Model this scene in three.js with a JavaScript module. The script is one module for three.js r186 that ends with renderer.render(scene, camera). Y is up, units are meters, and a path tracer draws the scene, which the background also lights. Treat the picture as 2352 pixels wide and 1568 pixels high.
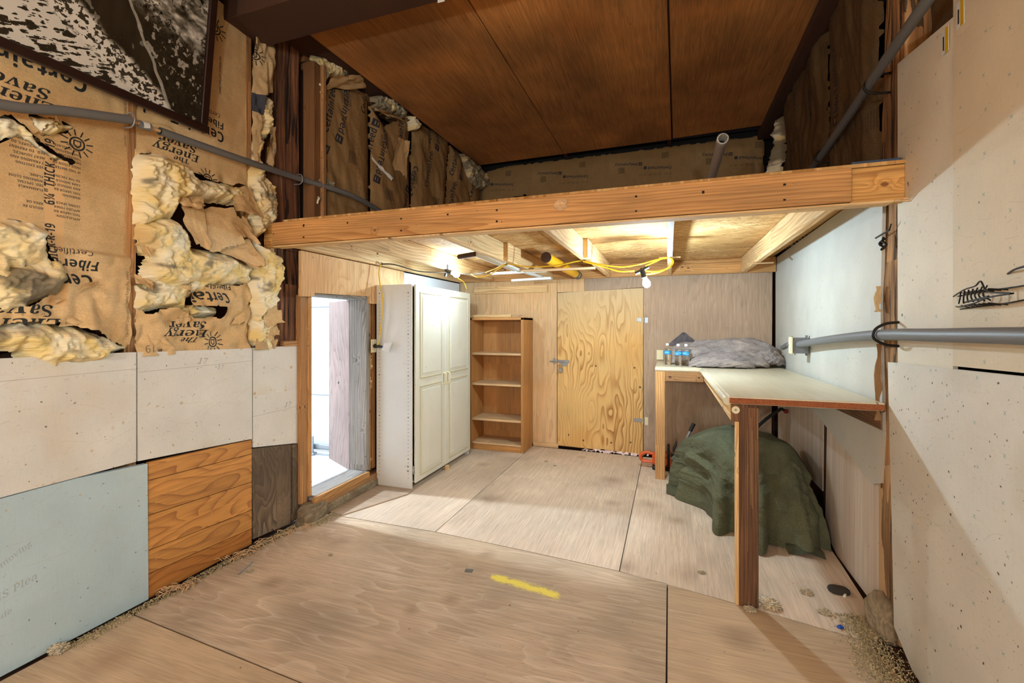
import * as THREE from 'three';
import { mergeGeometries, mergeVertices } from 'three/addons/utils/BufferGeometryUtils.js';

// ---------------------------------------------------------------- camera, sky, exposure
const W = 2352, H = 1568, FOCAL = 1045;                      // pixels
const scene = new THREE.Scene();
const camera = new THREE.PerspectiveCamera(2 * Math.atan(H / 2 / FOCAL) * 180 / Math.PI, W / H, 0.05, 60);
camera.position.set(0, 1.4, 0);
camera.rotation.y = Math.atan((1535 - 1176) / FOCAL);        // looks a little left of the room's long axis, level
camera.setViewOffset(W, H, 0, 34, W, H);                     // a slight downward lens shift keeps the verticals upright
const renderer = new THREE.WebGLRenderer({ antialias: true });
renderer.toneMapping = THREE.LinearToneMapping;
renderer.toneMappingExposure = 1.0;
renderer.shadowMap.enabled = true;
scene.background = new THREE.Color(0.62, 0.72, 0.85);
const BULB_POWER = 4.8, BULB_COLOR = [0.66, 0.9, 1.06];
const FILL_POWER = 9.2, FILL_COLOR = [0.81, 0.95, 1.04];                // fill lights added behind the camera to brighten the front of the room
const FILLS = [[-1.0, 1.75, 1.95], [0.6, 1.75, 1.85]];
const ANNEX_DAYLIGHT = 105, ANNEX_COLOR = [0.72, 0.87, 1.0];  // strength of the unseen lamp added in place of doorway daylight
const BULBS = [[-1.873, 1.888, -3.85], [-0.157, 1.73, -3.62]];
function bulbAndFillLight(p, power, colour) {
  const l = new THREE.PointLight(new THREE.Color(...colour), power);
  l.position.set(...p); l.castShadow = true; l.shadow.radius = 1.4; l.name = 'bulb_and_fill_light'; scene.add(l);
}
bulbAndFillLight(BULBS[0], BULB_POWER * 0.42, BULB_COLOR); bulbAndFillLight(BULBS[1], BULB_POWER, BULB_COLOR);
for (const p of FILLS) bulbAndFillLight(p, FILL_POWER, FILL_COLOR);  // added fill, not lamps known to hang in the room

// ---------------------------------------------------------------- helpers
let seed = 7;
const rnd = () => { seed = (seed + 0x6D2B79F5) | 0; let t = Math.imul(seed ^ (seed >>> 15), 1 | seed); t = (t + Math.imul(t ^ (t >>> 7), 61 | t)) ^ t; return ((t ^ (t >>> 14)) >>> 0) / 4294967296; };
const rr = (a, b) => a + (b - a) * rnd();
const clamp = (x, a = 0, b = 1) => x < a ? a : x > b ? b : x, lerp = (a, b, t) => a + (b - a) * t;
const sm = (a, b, x) => { const t = clamp((x - a) / (b - a)); return t * t * (3 - 2 * t); };
const NT = new Float32Array(65536); for (let i = 0; i < 65536; i++) NT[i] = rnd() * 2 - 1;
function noise(x, y) {                                        // value noise, -1..1
  const ix = Math.floor(x), iy = Math.floor(y), fx = x - ix, fy = y - iy, u = fx * fx * (3 - 2 * fx), v = fy * fy * (3 - 2 * fy);
  const a = (ix & 255), b = ((ix + 1) & 255), c = (iy & 255) << 8, d = ((iy + 1) & 255) << 8;
  const p = NT[a + c], q = NT[b + c], r = NT[a + d], s = NT[b + d];
  return p + (q - p) * u + (r - p) * v + (p - q - r + s) * u * v;
}
const fbm = (x, y, n = 4) => { let s = 0, a = 0.5; for (let i = 0; i < n; i++) { s += a * noise(x, y); x = x * 2.03 + 17.3; y = y * 2.03 + 9.1; a *= 0.5; } return s; };
const ridge = (x, y, n = 3) => { let s = 0, a = 0.5; for (let i = 0; i < n; i++) { s += a * (1 - 2 * Math.abs(noise(x, y))); x = x * 2.1 + 5.2; y = y * 2.1 + 1.7; a *= 0.5; } return s; };

const used = new Map();
const numbered = (n) => { const k = used.get(n) ?? 0; used.set(n, k + 1); return k ? n + '_' + String(k).padStart(3, '0') : n; };
function shade(o) { o.castShadow = true; o.receiveShadow = true; return o; }
function part(name, geo, mat, parent) { const m = shade(new THREE.Mesh(geo, mat)); m.name = numbered(name); parent.add(m); return m; }
function thing(name, label, category, pos = [0, 0, 0], group) {
  const o = new THREE.Group(); o.name = numbered(name); o.position.set(...pos); o.userData = { label, category }; if (group) o.userData.group = group; scene.add(o); return o;
}
function solo(name, geo, mat, label, category, group) { const m = part(name, geo, mat, scene); m.userData = { label, category }; if (group) m.userData.group = group; return m; }
function struct(name) { const o = new THREE.Group(); o.name = name; o.userData = { kind: 'structure' }; scene.add(o); return o; }

// textures: a per-pixel function gives the ground, an optional drawing adds marks (in metres, y up)
function tex(w, h, wm, hm, fn, draw, repeat = true) {
  const c = document.createElement('canvas'); c.width = w; c.height = h;
  const g = c.getContext('2d'), im = g.getImageData(0, 0, w, h), d = im.data, o = [0, 0, 0];
  for (let j = 0, i = 0; j < h; j++) for (let k = 0; k < w; k++, i += 4) {
    fn((k + 0.5) / w * wm, (1 - (j + 0.5) / h) * hm, o); d[i] = clamp(o[0], 0, 255); d[i + 1] = clamp(o[1], 0, 255); d[i + 2] = clamp(o[2], 0, 255); d[i + 3] = 255;
  }
  g.putImageData(im, 0, 0);
  if (draw) { g.setTransform(w / wm, 0, 0, -h / hm, 0, h); draw(g); g.setTransform(1, 0, 0, 1, 0, 0); }
  const t = new THREE.CanvasTexture(c); t.colorSpace = THREE.SRGBColorSpace; t.wrapS = t.wrapT = THREE.RepeatWrapping; t.magFilter = THREE.LinearFilter;
  t.repeat.set(1 / wm, 1 / hm); t.userData = { wm, hm };
  return t;
}
const bumpOf = (w, h, wm, hm, fn) => { const t = tex(w, h, wm, hm, (u, v, o) => { o[0] = o[1] = o[2] = 127 + 127 * fn(u, v); }); t.colorSpace = THREE.NoColorSpace; return t; };
const mat = (o) => new THREE.MeshStandardMaterial({ roughness: 0.85, metalness: 0, ...o });
const col = (r, g, b) => new THREE.Color().setRGB(r / 255, g / 255, b / 255, THREE.SRGBColorSpace);
const mix3 = (o, a, b, t) => { o[0] = lerp(a[0], b[0], t); o[1] = lerp(a[1], b[1], t); o[2] = lerp(a[2], b[2], t); };
const mul3 = (o, k) => { o[0] *= k; o[1] *= k; o[2] *= k; };
// marks drawn in metres
const speck = (g, x, y, r, c) => { g.fillStyle = c; g.beginPath(); g.ellipse(x, y, r, r * rr(0.5, 1), rr(0, 3), 0, 7); g.fill(); };
const cross = (g, x, y, l, c) => { g.strokeStyle = c; g.lineWidth = 0.0016; for (const a of [0.8 + rr(-0.2, 0.2), 2.35 + rr(-0.2, 0.2)]) { g.beginPath(); g.moveTo(x - l * Math.cos(a), y - l * Math.sin(a)); g.lineTo(x + l * Math.cos(a), y + l * Math.sin(a)); g.stroke(); } };
const stroke = (g, x, y, l, a, w, c) => { g.strokeStyle = c; g.lineWidth = w; g.beginPath(); g.moveTo(x, y); g.quadraticCurveTo(x + l * 0.5 * Math.cos(a) + rr(-0.2, 0.2) * l, y + l * 0.5 * Math.sin(a) + rr(-0.2, 0.2) * l, x + l * Math.cos(a), y + l * Math.sin(a)); g.stroke(); };
function text(g, s, x, y, size, deg = 0, font = 'bold 40px sans-serif', color = '#20201e', sx = 1) {
  g.save(); g.translate(x, y); g.rotate(deg * Math.PI / 180); g.scale(size / 40 * sx, -size / 40); g.font = font; g.fillStyle = color; g.fillText(s, 0, 0); g.restore();
}
function dirt(g, wm, hm, n, c1 = '60,45,30', big = 0.004) {
  for (let i = 0; i < n; i++) speck(g, rr(0, wm), rr(0, hm), big * (0.15 + 0.85 * rnd() ** 5), `rgba(${c1},${rr(0.25, 0.9).toFixed(2)})`);
  for (let i = 0; i < n * 0.5; i++) stroke(g, rr(0, wm), rr(0, hm), rr(0.004, 0.022), rr(-0.5, 0.9), rr(0.0004, 0.0012), `rgba(${c1},${rr(0.15, 0.6).toFixed(2)})`);
}

// chamfered plank with uv in metres, the grain (u) along its longest side
function plank(w, h, d, c = 0.002, fit = null, ou = rr(0, 9), ov = rr(0, 9)) {
  const s = [w / 2, h / 2, d / 2], P = [], idx = (a, b) => [0, 1, 2].filter((k) => k !== a && k !== b)[0];
  c = Math.min(c, s[0] * 0.9, s[1] * 0.9, s[2] * 0.9);
  const corner = (sx, sy, sz, ax) => { const q = [sx * s[0], sy * s[1], sz * s[2]], sg = [sx, sy, sz]; for (let k = 0; k < 3; k++) if (k !== ax) q[k] -= sg[k] * c; return q; };
  const quad = (a, b, e, f) => P.push(a, b, e, a, e, f), S = [-1, 1];
  for (let ax = 0; ax < 3; ax++) for (const e of S) {
    const b = (ax + 1) % 3, f = (ax + 2) % 3, m = (x, y) => { const q = [0, 0, 0]; q[ax] = e; q[b] = x; q[f] = y; return corner(...q, ax); };
    e > 0 ? quad(m(-1, -1), m(1, -1), m(1, 1), m(-1, 1)) : quad(m(-1, 1), m(1, 1), m(1, -1), m(-1, -1));
  }
  for (let ax = 0; ax < 3; ax++) for (const e of S) for (const f of S) {
    const b = (ax + 1) % 3, k = (ax + 2) % 3, m = (t, face) => { const q = [0, 0, 0]; q[ax] = t; q[b] = e; q[k] = f; return corner(...q, face); };
    const A = m(-1, b), B = m(1, b), C = m(1, k), D = m(-1, k);
    e * f > 0 ? quad(A, D, C, B) : quad(A, B, C, D);
  }
  for (const x of S) for (const y of S) for (const z of S) { const A = corner(x, y, z, 0), B = corner(x, y, z, 1), C = corner(x, y, z, 2); x * y * z > 0 ? P.push(A, B, C) : P.push(A, C, B); }
  const order = [0, 1, 2].sort((a, b) => s[b] - s[a]), pos = new Float32Array(P.length * 3), uv = new Float32Array(P.length * 2);
  P.forEach((p, i) => pos.set(p, i * 3));
  for (let t = 0; t < P.length; t += 3) {
    const [A, B, C] = [P[t], P[t + 1], P[t + 2]].map((p) => new THREE.Vector3(...p)), n = B.clone().sub(A).cross(C.clone().sub(A)), an = [Math.abs(n.x), Math.abs(n.y), Math.abs(n.z)], top = an.indexOf(Math.max(...an));
    const [ua, va] = order.filter((k) => k !== top);
    for (let q = 0; q < 3; q++) {
      const p = P[t + q];
      if (fit) { uv[(t + q) * 2] = p[fit[0]] * (fit[2] ?? 1) + (fit[4] ?? 0); uv[(t + q) * 2 + 1] = p[fit[1]] * (fit[3] ?? 1) + (fit[5] ?? 0); }
      else { uv[(t + q) * 2] = p[ua] + ou; uv[(t + q) * 2 + 1] = p[va] + ov + top * 0.37; }
    }
  }
  const g = new THREE.BufferGeometry(); g.setAttribute('position', new THREE.BufferAttribute(pos, 3)); g.setAttribute('uv', new THREE.BufferAttribute(uv, 2)); g.computeVertexNormals(); return g;
}
// plank between corner coordinates
function span(x0, x1, y0, y1, z0, z1, c, fit) { const g = plank(Math.abs(x1 - x0), Math.abs(y1 - y0), Math.abs(z1 - z0), c, fit); g.translate((x0 + x1) / 2, (y0 + y1) / 2, (z0 + z1) / 2); return g; }
// horizontal slab over any polygon of [x, z], uv = x, z (or swapped)
function slab(poly, y0, y1, swap = false, ou = 0, ov = 0) {
  const sh = new THREE.Shape(poly.map(([x, z]) => new THREE.Vector2(x, -z))), g = new THREE.ExtrudeGeometry(sh, { depth: y1 - y0, bevelEnabled: true, bevelSize: -0.0012, bevelThickness: 0.0012, bevelOffset: 0, bevelSegments: 1 });
  g.rotateX(-Math.PI / 2); g.translate(0, y0, 0);
  const p = g.attributes.position, uv = g.attributes.uv; for (let i = 0; i < p.count; i++) { const a = p.getX(i) + ou, b = -p.getZ(i) + ov + p.getY(i); swap ? uv.setXY(i, b, a) : uv.setXY(i, a, b); }
  return g;
}
// vertical board over a polygon of [a, y] on the wall plane x = X (a = z) or z = Z (a = x); thickness goes into the room along n
function board(poly, axis, at, th, dir, ua = 0, va = 0, flipU = false) {
  const sh = new THREE.Shape(poly.map(([a, y]) => new THREE.Vector2(a, y))), g = new THREE.ExtrudeGeometry(sh, { depth: th, bevelEnabled: true, bevelSize: -0.001, bevelThickness: 0.001, bevelSegments: 1 });
  const p = g.attributes.position, uv = g.attributes.uv, ix = g.index;
  for (let i = 0; i < p.count; i++) {
    const a = p.getX(i), y = p.getY(i), d = at + dir * p.getZ(i); uv.setXY(i, (flipU ? -a : a) + ua, y + va);
    axis === 'x' ? p.setXYZ(i, d, y, a) : p.setXYZ(i, a, y, d);
  }
  if ((axis === 'x') === (dir > 0)) { for (let i = 0; i < p.count; i += 3) for (const at2 of [p, uv, g.attributes.normal]) { const n = at2.itemSize; for (let k = 0; k < n; k++) { const t = at2.array[(i + 1) * n + k]; at2.array[(i + 1) * n + k] = at2.array[(i + 2) * n + k]; at2.array[(i + 2) * n + k] = t; } } }
  g.computeVertexNormals(); return g;
}
const tube = (pts, r, seg = 40, rad = 8) => new THREE.TubeGeometry(new THREE.CatmullRomCurve3(pts.map((p) => new THREE.Vector3(...p)), false, 'centripetal'), seg, r, rad, false);
function rod(a, b, r0, r1 = r0, seg = 14, open = false) {
  const A = new THREE.Vector3(...a), B = new THREE.Vector3(...b), g = new THREE.CylinderGeometry(r1, r0, A.distanceTo(B), seg, 1, open);
  g.applyQuaternion(new THREE.Quaternion().setFromUnitVectors(new THREE.Vector3(0, 1, 0), B.clone().sub(A).normalize())); g.translate((a[0] + b[0]) / 2, (a[1] + b[1]) / 2, (a[2] + b[2]) / 2); return g;
}
const strip = (g) => { const q = g.index ? g.toNonIndexed() : g.clone(); for (const k of Object.keys(q.attributes)) if (!['position', 'normal', 'uv'].includes(k)) q.deleteAttribute(k); if (!q.attributes.uv) q.setAttribute('uv', new THREE.BufferAttribute(new Float32Array(q.attributes.position.count * 2), 2)); return q; };
const join = (...gs) => mergeGeometries(gs.map(strip));
// signed distance to a polygon, positive inside
function inside(poly, x, y) {
  let d = 1e9, s = -1;
  for (let i = 0, j = poly.length - 1; i < poly.length; j = i++) {
    const [ax, ay] = poly[i], [bx, by] = poly[j], ex = bx - ax, ey = by - ay, t = clamp(((x - ax) * ex + (y - ay) * ey) / (ex * ex + ey * ey)), dx = x - ax - ex * t, dy = y - ay - ey * t;
    d = Math.min(d, dx * dx + dy * dy); if ((ay > y) !== (by > y) && x < (bx - ax) * (y - ay) / (by - ay) + ax) s = -s;
  }
  return s * Math.sqrt(d);
}
// a displaced sheet over a rectangle of wall coordinates (a, b); map puts (a, b, lift) into the room; keep decides what is left of it
function sheet({ a0, a1, b0, b1, cell, lift, keep, map, colour, uv }) {
  const nx = Math.max(2, Math.ceil(Math.abs(a1 - a0) / cell)), ny = Math.max(2, Math.ceil(Math.abs(b1 - b0) / cell)), N = (nx + 1) * (ny + 1), pos = new Float32Array(N * 3), tuv = new Float32Array(N * 2), K = new Uint8Array(N), C = colour ? new Float32Array(N * 3) : null, ix = [];
  for (let j = 0, i = 0; j <= ny; j++) for (let k = 0; k <= nx; k++, i++) {
    const a = lerp(a0, a1, k / nx), b = lerp(b0, b1, j / ny);
    K[i] = !keep || keep(a, b) > 0 ? 1 : 0; const l = lift(a, b); pos.set(map(a, b, l), i * 3); tuv.set(uv ? uv(a, b) : [a, b], i * 2); if (C) C.set(colour(a, b, l), i * 3);
  }
  for (let j = 0; j < ny; j++) for (let k = 0; k < nx; k++) {
    const p = j * (nx + 1) + k, q = p + 1, r = p + nx + 1, s = r + 1, n = K[p] + K[q] + K[r] + K[s];
    if (n === 4) ix.push(p, q, s, p, s, r); else if (n === 3) { if (!K[p]) ix.push(q, s, r); else if (!K[q]) ix.push(p, s, r); else if (!K[r]) ix.push(p, q, s); else ix.push(p, q, r); }
  }
  const g = new THREE.BufferGeometry(); g.setAttribute('position', new THREE.BufferAttribute(pos, 3)); g.setAttribute('uv', new THREE.BufferAttribute(tuv, 2)); if (C) g.setAttribute('color', new THREE.BufferAttribute(C, 3)); g.setIndex(ix); g.computeVertexNormals(); return g;
}
// ---------------------------------------------------------------- materials
// rotary-cut plywood: contour lines of a stretched height field; grain along u ('u') or v ('v')
function ply(along, { k1 = 6, k2 = 7, fx = 2.4, fy = 0.7, c1, c2, c3 = c2, sharp = 3, amp = 1, fib = 0.06, blot = 0.14, off = 0 }) {
  return (u, v, o) => {
    const s = along === 'u' ? u : v, t = along === 'u' ? v : u, h = t * k1 + k2 * fbm(t * fx + off, s * fy + off * 1.7, 4) + 0.35 * noise(t * 24 + off, s * 3), f = h - Math.floor(h);
    const late = Math.pow(f, sharp) * (1 - sm(0.94, 1, f)) * amp * (0.55 + 0.45 * noise(t * 3 + 40 + off, s * 2));
    mix3(o, c1, c2, clamp(late)); const b = fbm(s * 1.6 + off + 31, t * 1.6, 3); if (b > 0) { const q = b * 0.9; o[0] = lerp(o[0], c3[0], q); o[1] = lerp(o[1], c3[1], q); o[2] = lerp(o[2], c3[2], q); }
    mul3(o, 1 + fib * noise(t * 520, s * 16) + fib * 0.8 * noise(t * 170, s * 5 + 9) + blot * fbm(u * 2.3 + off + 7, v * 2.3, 3));
  };
}
// sawn lumber: grain along u, optional knots [u, v, radius]
function lumber({ c1, c2, k1 = 34, k2 = 6, wm, knots = [], sharp = 2.2, amp = 1, fib = 0.07, blot = 0.12, off = 0, dark = [70, 38, 16] }) {
  return (u, v, o) => {
    let bend = 0, kn = 0;
    for (const [ku, kv, kr] of knots) { const du = (((u - ku) % wm) + wm * 1.5) % wm - wm / 2, dv = v - kv, q = Math.sqrt(du * du * 0.45 + dv * dv) / kr; bend += 2.6 * Math.exp(-q * q * 0.22) * (dv > 0 ? 1 : -1) * Math.min(1, q * 0.7); kn = Math.max(kn, 1 - sm(0.55, 1.1, q)); }
    const h = v * k1 + k2 * fbm(v * 3.3 + off, u * 0.55 + off, 3) + 0.4 * noise(v * 40, u * 2.5 + off) + bend, f = h - Math.floor(h);
    mix3(o, c1, c2, clamp(Math.pow(f, sharp) * (1 - sm(0.93, 1, f)) * amp)); if (kn > 0) { const q = kn * 0.85; o[0] = lerp(o[0], dark[0], q); o[1] = lerp(o[1], dark[1], q); o[2] = lerp(o[2], dark[2], q); }
    mul3(o, 1 + fib * noise(v * 700, u * 14 + off) + fib * noise(v * 210, u * 4) + blot * fbm(u * 2 + off, v * 9, 3));
  };
}
const painted = (c, { blot = 0.05, grain = 0.009, stain = [150, 135, 110], st = 0.25, f = 2.2, off = 0 } = {}) => (u, v, o) => {
  const b = Math.max(0, fbm(u * f + off, v * f + off * 2, 4) * 1.7 - 0.12) * st; mix3(o, c, stain, clamp(b)); mul3(o, 1 + blot * fbm(u * 5 + off, v * 5, 3) + grain * noise(u * 420, v * 40) + grain * noise(u * 90 + off, v * 420));
};
const M = {};
{
  const xmarks = (g, wm, hm, n) => { for (let j = 0; j < n; j++) for (let i = 0; i < n; i++) { const x = (i + 0.5 + rr(-0.1, 0.1)) / n * wm, y = (j + 0.5 + (i % 2) * 0.5 + rr(-0.08, 0.08)) / n * hm; cross(g, x, y, 0.008, 'rgba(70,120,122,.6)'); } };
  const bolt = (g, x, y, r = 0.006) => { speck(g, x, y, r, 'rgba(60,50,40,.9)'); speck(g, x + r * 0.15, y + r * 0.15, r * 0.55, 'rgba(120,110,98,.9)'); };
  // floor sheets
  const dusty = (g, wm, hm) => { dirt(g, wm, hm, wm * hm * 60, '70,50,34', 0.005); dirt(g, wm, hm, wm * hm * 25, '226,205,176', 0.004); for (let i = 0; i < wm * hm * 2; i++) { const x = rr(0, wm), y = rr(0, hm), r = rr(0.05, 0.16), q = g.createRadialGradient(x, y, 0, x, y, r); q.addColorStop(0, 'rgba(95,66,44,.26)'); q.addColorStop(1, 'rgba(95,66,44,0)'); g.fillStyle = q; g.fillRect(x - r, y - r, 2 * r, 2 * r); } };
  M.floorMain = mat({ map: tex(2048, 1152, 2.48, 1.44, ply('u', { k1: 9, k2: 6.5, fx: 2.6, fy: 0.75, c1: [184, 160, 134], c2: [214, 194, 172], c3: [172, 148, 120], sharp: 4, amp: 1.1, blot: 0.2, off: 3 }), (g) => {
    dusty(g, 2.48, 1.44);
    for (let i = 0; i < 2600; i++) { const x = rr(0, 2.48), y = rr(0, 1.44); if (fbm(x * 2 + 4, y * 2.4, 3) > -0.02) stroke(g, x, y, rr(0.008, 0.04), rr(-0.12, 0.12), 0.0012, `rgba(104,76,50,${rr(0.15, 0.5).toFixed(2)})`); }
    const YY = 0; const Y = [[1.54, 1.052], [1.6, 1.042], [1.71, 1.022], [1.82, 1.008], [1.91, 0.992]];   // sprayed yellow streak
    for (let i = 0; i < 7500; i++) { const t = rnd() * 3.999, k = Math.floor(t), q = t - k, x = lerp(Y[k][0], Y[k + 1][0], q), y = lerp(Y[k][1], Y[k + 1][1], q), wd = 0.017 + 0.02 * Math.abs(noise(t * 3, 4)) + (rnd() < 0.3 ? 0.02 : 0), w = (rnd() + rnd() - 1) * wd; if (noise(x * 60, (y + w) * 240) < -0.35) continue; stroke(g, x + rr(-0.02, 0.02), y + w + 0.006 * noise(x * 40, 3), rr(0.006, 0.022), -0.28 + rr(-0.15, 0.15), rr(0.001, 0.0022), `rgba(${rr(232, 248) | 0},${rr(212, 228) | 0},${rr(70, 120) | 0},${rr(0.3, 0.85).toFixed(2)})`); }
  }) });
  M.floorFar = mat({ map: tex(1536, 1536, 2.46, 2.46, ply('v', { k1: 3, k2: 5, fx: 1.8, fy: 0.4, c1: [204, 182, 160], c2: [186, 160, 134], c3: [196, 170, 144], amp: 0.55, blot: 0.13, off: 11 }), (g) => dusty(g, 2.46, 2.46)) });
  M.floorNear = mat({ map: tex(1024, 1024, 1.6, 1.6, ply('u', { k1: 3, k2: 6, fx: 1.9, fy: 0.5, c1: [186, 160, 130], c2: [166, 138, 106], c3: [178, 150, 118], amp: 0.45, blot: 0.16, off: 23 }), (g) => dusty(g, 1.6, 1.6)) });
  // back wall and door plywood
  M.doorPly = mat({ roughness: 0.7, map: tex(768, 1408, 0.96, 1.84, ply('v', { k1: 20, k2: 11, fx: 2.4, fy: 0.75, c1: [224, 182, 116], c2: [150, 90, 34], c3: [214, 150, 72], sharp: 2.6, amp: 1.05, fib: 0.035, blot: 0.08, off: 5 }), (g) => {
    for (const [x, y] of [[0.09, 0.98], [0.44, 0.96], [0.86, 0.95], [0.13, 0.16], [0.3, 0.11], [0.61, 0.11], [0.82, 0.13], [0.92, 0.74]]) { speck(g, x, y, 0.011, '#4a2f1a'); speck(g, x, y, 0.007, '#6b4a30'); }
    dirt(g, 0.96, 1.84, 60, '60,35,15', 0.005);
    const q = g.createLinearGradient(0, 1.84, 0, 1.2); q.addColorStop(0, 'rgba(205,180,145,.75)'); q.addColorStop(1, 'rgba(205,180,145,0)'); g.fillStyle = q; g.fillRect(0, 1.1, 0.96, 0.8);
  }) });
  M.backPly = mat({ map: tex(1024, 1024, 1.25, 1.98, ply('v', { k1: 8, k2: 5, fx: 2.2, fy: 0.5, c1: [214, 178, 134], c2: [180, 132, 84], c3: [205, 150, 92], amp: 0.7, blot: 0.1, off: 17 }), (g) => dirt(g, 1.25, 1.98, 70, '70,42,22', 0.004)) });
  M.greyPly = mat({ map: tex(1024, 1024, 1.32, 1.98, ply('v', { k1: 16, k2: 7, fx: 3.2, fy: 0.8, c1: [178, 152, 128], c2: [156, 128, 104], c3: [168, 140, 116], amp: 0.65, blot: 0.07, off: 29 }), (g) => dirt(g, 1.32, 1.98, 130, '70,48,34', 0.005)) });
  M.ceilingPly = mat({ roughness: 0.75, map: tex(1536, 1152, 2.48, 2.9, ply('v', { k1: 5, k2: 6, fx: 2.2, fy: 0.4, c1: [184, 126, 70], c2: [152, 98, 50], c3: [166, 106, 54], amp: 0.6, fib: 0.1, blot: 0.32, off: 37 }), (g) => { dirt(g, 2.48, 2.9, 160, '30,18,8', 0.006); for (let i = 0; i < 600; i++) stroke(g, rr(0, 2.48), rr(0, 2.9), rr(0.05, 0.3), 1.57 + rr(-0.06, 0.06), 0.0012, 'rgba(214,160,96,.35)'); }) });
  M.headerPly = mat({ map: tex(768, 256, 1.4, 0.4, ply('v', { k1: 12, k2: 7, fx: 2.4, fy: 1, c1: [224, 182, 132], c2: [186, 132, 80], c3: [206, 152, 98], amp: 0.7, blot: 0.07, off: 43 }), (g) => dirt(g, 1.4, 0.4, 24, '40,25,15', 0.006)) });
  M.leafPly = mat({ map: tex(384, 1024, 0.6, 1.52, ply('v', { k1: 14, k2: 7, fx: 2.6, fy: 0.6, c1: [158, 132, 122], c2: [118, 92, 82], c3: [140, 112, 102], amp: 0.8, blot: 0.1, off: 47 }), (g) => { speck(g, 0.3, 0.75, 0.017, '#2c2620'); for (let i = 0; i < 60; i++) { const x = rr(0, 0.6), y = rr(0, 1.5); g.fillStyle = `rgba(80,62,56,${rr(0.15, 0.5).toFixed(2)})`; g.fillRect(x, y, rr(0.004, 0.01), rr(0.01, 0.05)); } }) });
  // lumber
  const k8 = (n, wm, hm) => Array.from({ length: n }, () => [rr(0, wm), rr(0, hm), rr(0.006, 0.012)]);
  M.beam = mat({ roughness: 0.75, map: tex(2048, 256, 3.6, 0.34, lumber({ c1: [198, 148, 90], c2: [158, 102, 52], wm: 3.6, knots: k8(9, 3.6, 0.34), k1: 46, k2: 7, amp: 0.8, blot: 0.2, dark: [110, 64, 28] }), (g) => dirt(g, 3.6, 0.34, 40, '60,32,12', 0.006)) });
  M.joist = mat({ roughness: 0.8, map: tex(1536, 256, 2.7, 0.34, lumber({ c1: [226, 190, 138], c2: [196, 146, 90], wm: 2.7, knots: k8(9, 2.7, 0.34), k1: 36, k2: 6, blot: 0.12, off: 6 }), (g) => dirt(g, 2.7, 0.34, 30, '90,60,30', 0.005)) });
  M.stud = mat({ roughness: 0.8, map: tex(1024, 128, 2.2, 0.2, lumber({ c1: [180, 134, 86], c2: [138, 92, 54], wm: 2.2, knots: k8(6, 2.2, 0.2), k1: 60, blot: 0.25, off: 13 }), (g) => dirt(g, 2.2, 0.2, 40, '50,26,10', 0.005)) });
  M.legNew = mat({ roughness: 0.75, map: tex(768, 128, 1.2, 0.2, lumber({ c1: [206, 158, 104], c2: [162, 112, 62], wm: 1.2, knots: [[0.4, 0.07, 0.012], [0.86, 0.13, 0.012]], k1: 60, blot: 0.16, off: 16 })) });
  M.legOld = mat({ roughness: 0.8, map: tex(1024, 192, 1.2, 0.2, lumber({ c1: [116, 78, 48], c2: [74, 48, 28], wm: 1.2, k1: 46, k2: 5, amp: 0.9, blot: 0.5, fib: 0.14, off: 21 }), (g) => { dirt(g, 1.2, 0.2, 90, '30,16,8', 0.003); for (let i = 0; i < 14; i++) { g.fillStyle = 'rgba(150,124,96,.4)'; g.fillRect(rr(0, 1.2), rr(0.06, 0.14), rr(0.1, 0.5), rr(0.002, 0.008)); } }) });
  M.weathered = mat({ map: tex(1024, 160, 1.6, 0.22, lumber({ c1: [158, 150, 142], c2: [110, 102, 94], wm: 1.6, knots: [[0.9, 0.09, 0.012], [0.3, 0.15, 0.008]], k1: 55, k2: 7, blot: 0.2, fib: 0.1, off: 26, dark: [98, 84, 74] }), (g) => dirt(g, 1.6, 0.22, 60, '60,54,48', 0.006)) });
  M.post = mat({ roughness: 0.95, map: tex(1536, 384, 3.4, 0.5, (u, v, o) => { const f = 0.5 + 0.5 * noise(v * 90 + 3 * fbm(v * 6, u * 1.1, 3), u * 3.2), r = ridge(v * 26 + fbm(u * 2, v * 3), u * 1.3, 3); mix3(o, [128, 86, 58], [70, 42, 28], clamp(f * 0.8 + r * 0.5)); mul3(o, 1 + 0.5 * fbm(u * 3.1, v * 9, 4) + 0.14 * noise(v * 500, u * 24)); if (r > 0.48) mul3(o, 0.45); }, (g) => dirt(g, 3.4, 0.5, 60, '200,180,140', 0.004)) });
  M.post.bumpMap = bumpOf(1024, 256, 3.4, 0.5, (u, v) => clamp(ridge(v * 26 + fbm(u * 2, v * 3), u * 1.3, 3), -1, 1) * -1); M.post.bumpScale = 0.012;
  M.oldStud = M.stud.clone(); M.oldStud.color = new THREE.Color(0.5, 0.44, 0.4);
  M.postPale = M.post.clone(); M.postPale.map = tex(1024, 256, 3.4, 0.5, (u, v, o) => { const f = 0.5 + 0.5 * noise(v * 70 + 3 * fbm(v * 6, u * 1.1, 3), u * 3.2), r = ridge(v * 26 + fbm(u * 2, v * 3), u * 1.3, 3); mix3(o, [182, 140, 96], [116, 80, 48], clamp(f * 0.8 + r * 0.3)); mul3(o, 1 + 0.4 * fbm(u * 3.1, v * 9, 4)); if (r > 0.5) mul3(o, 0.5); });
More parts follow.
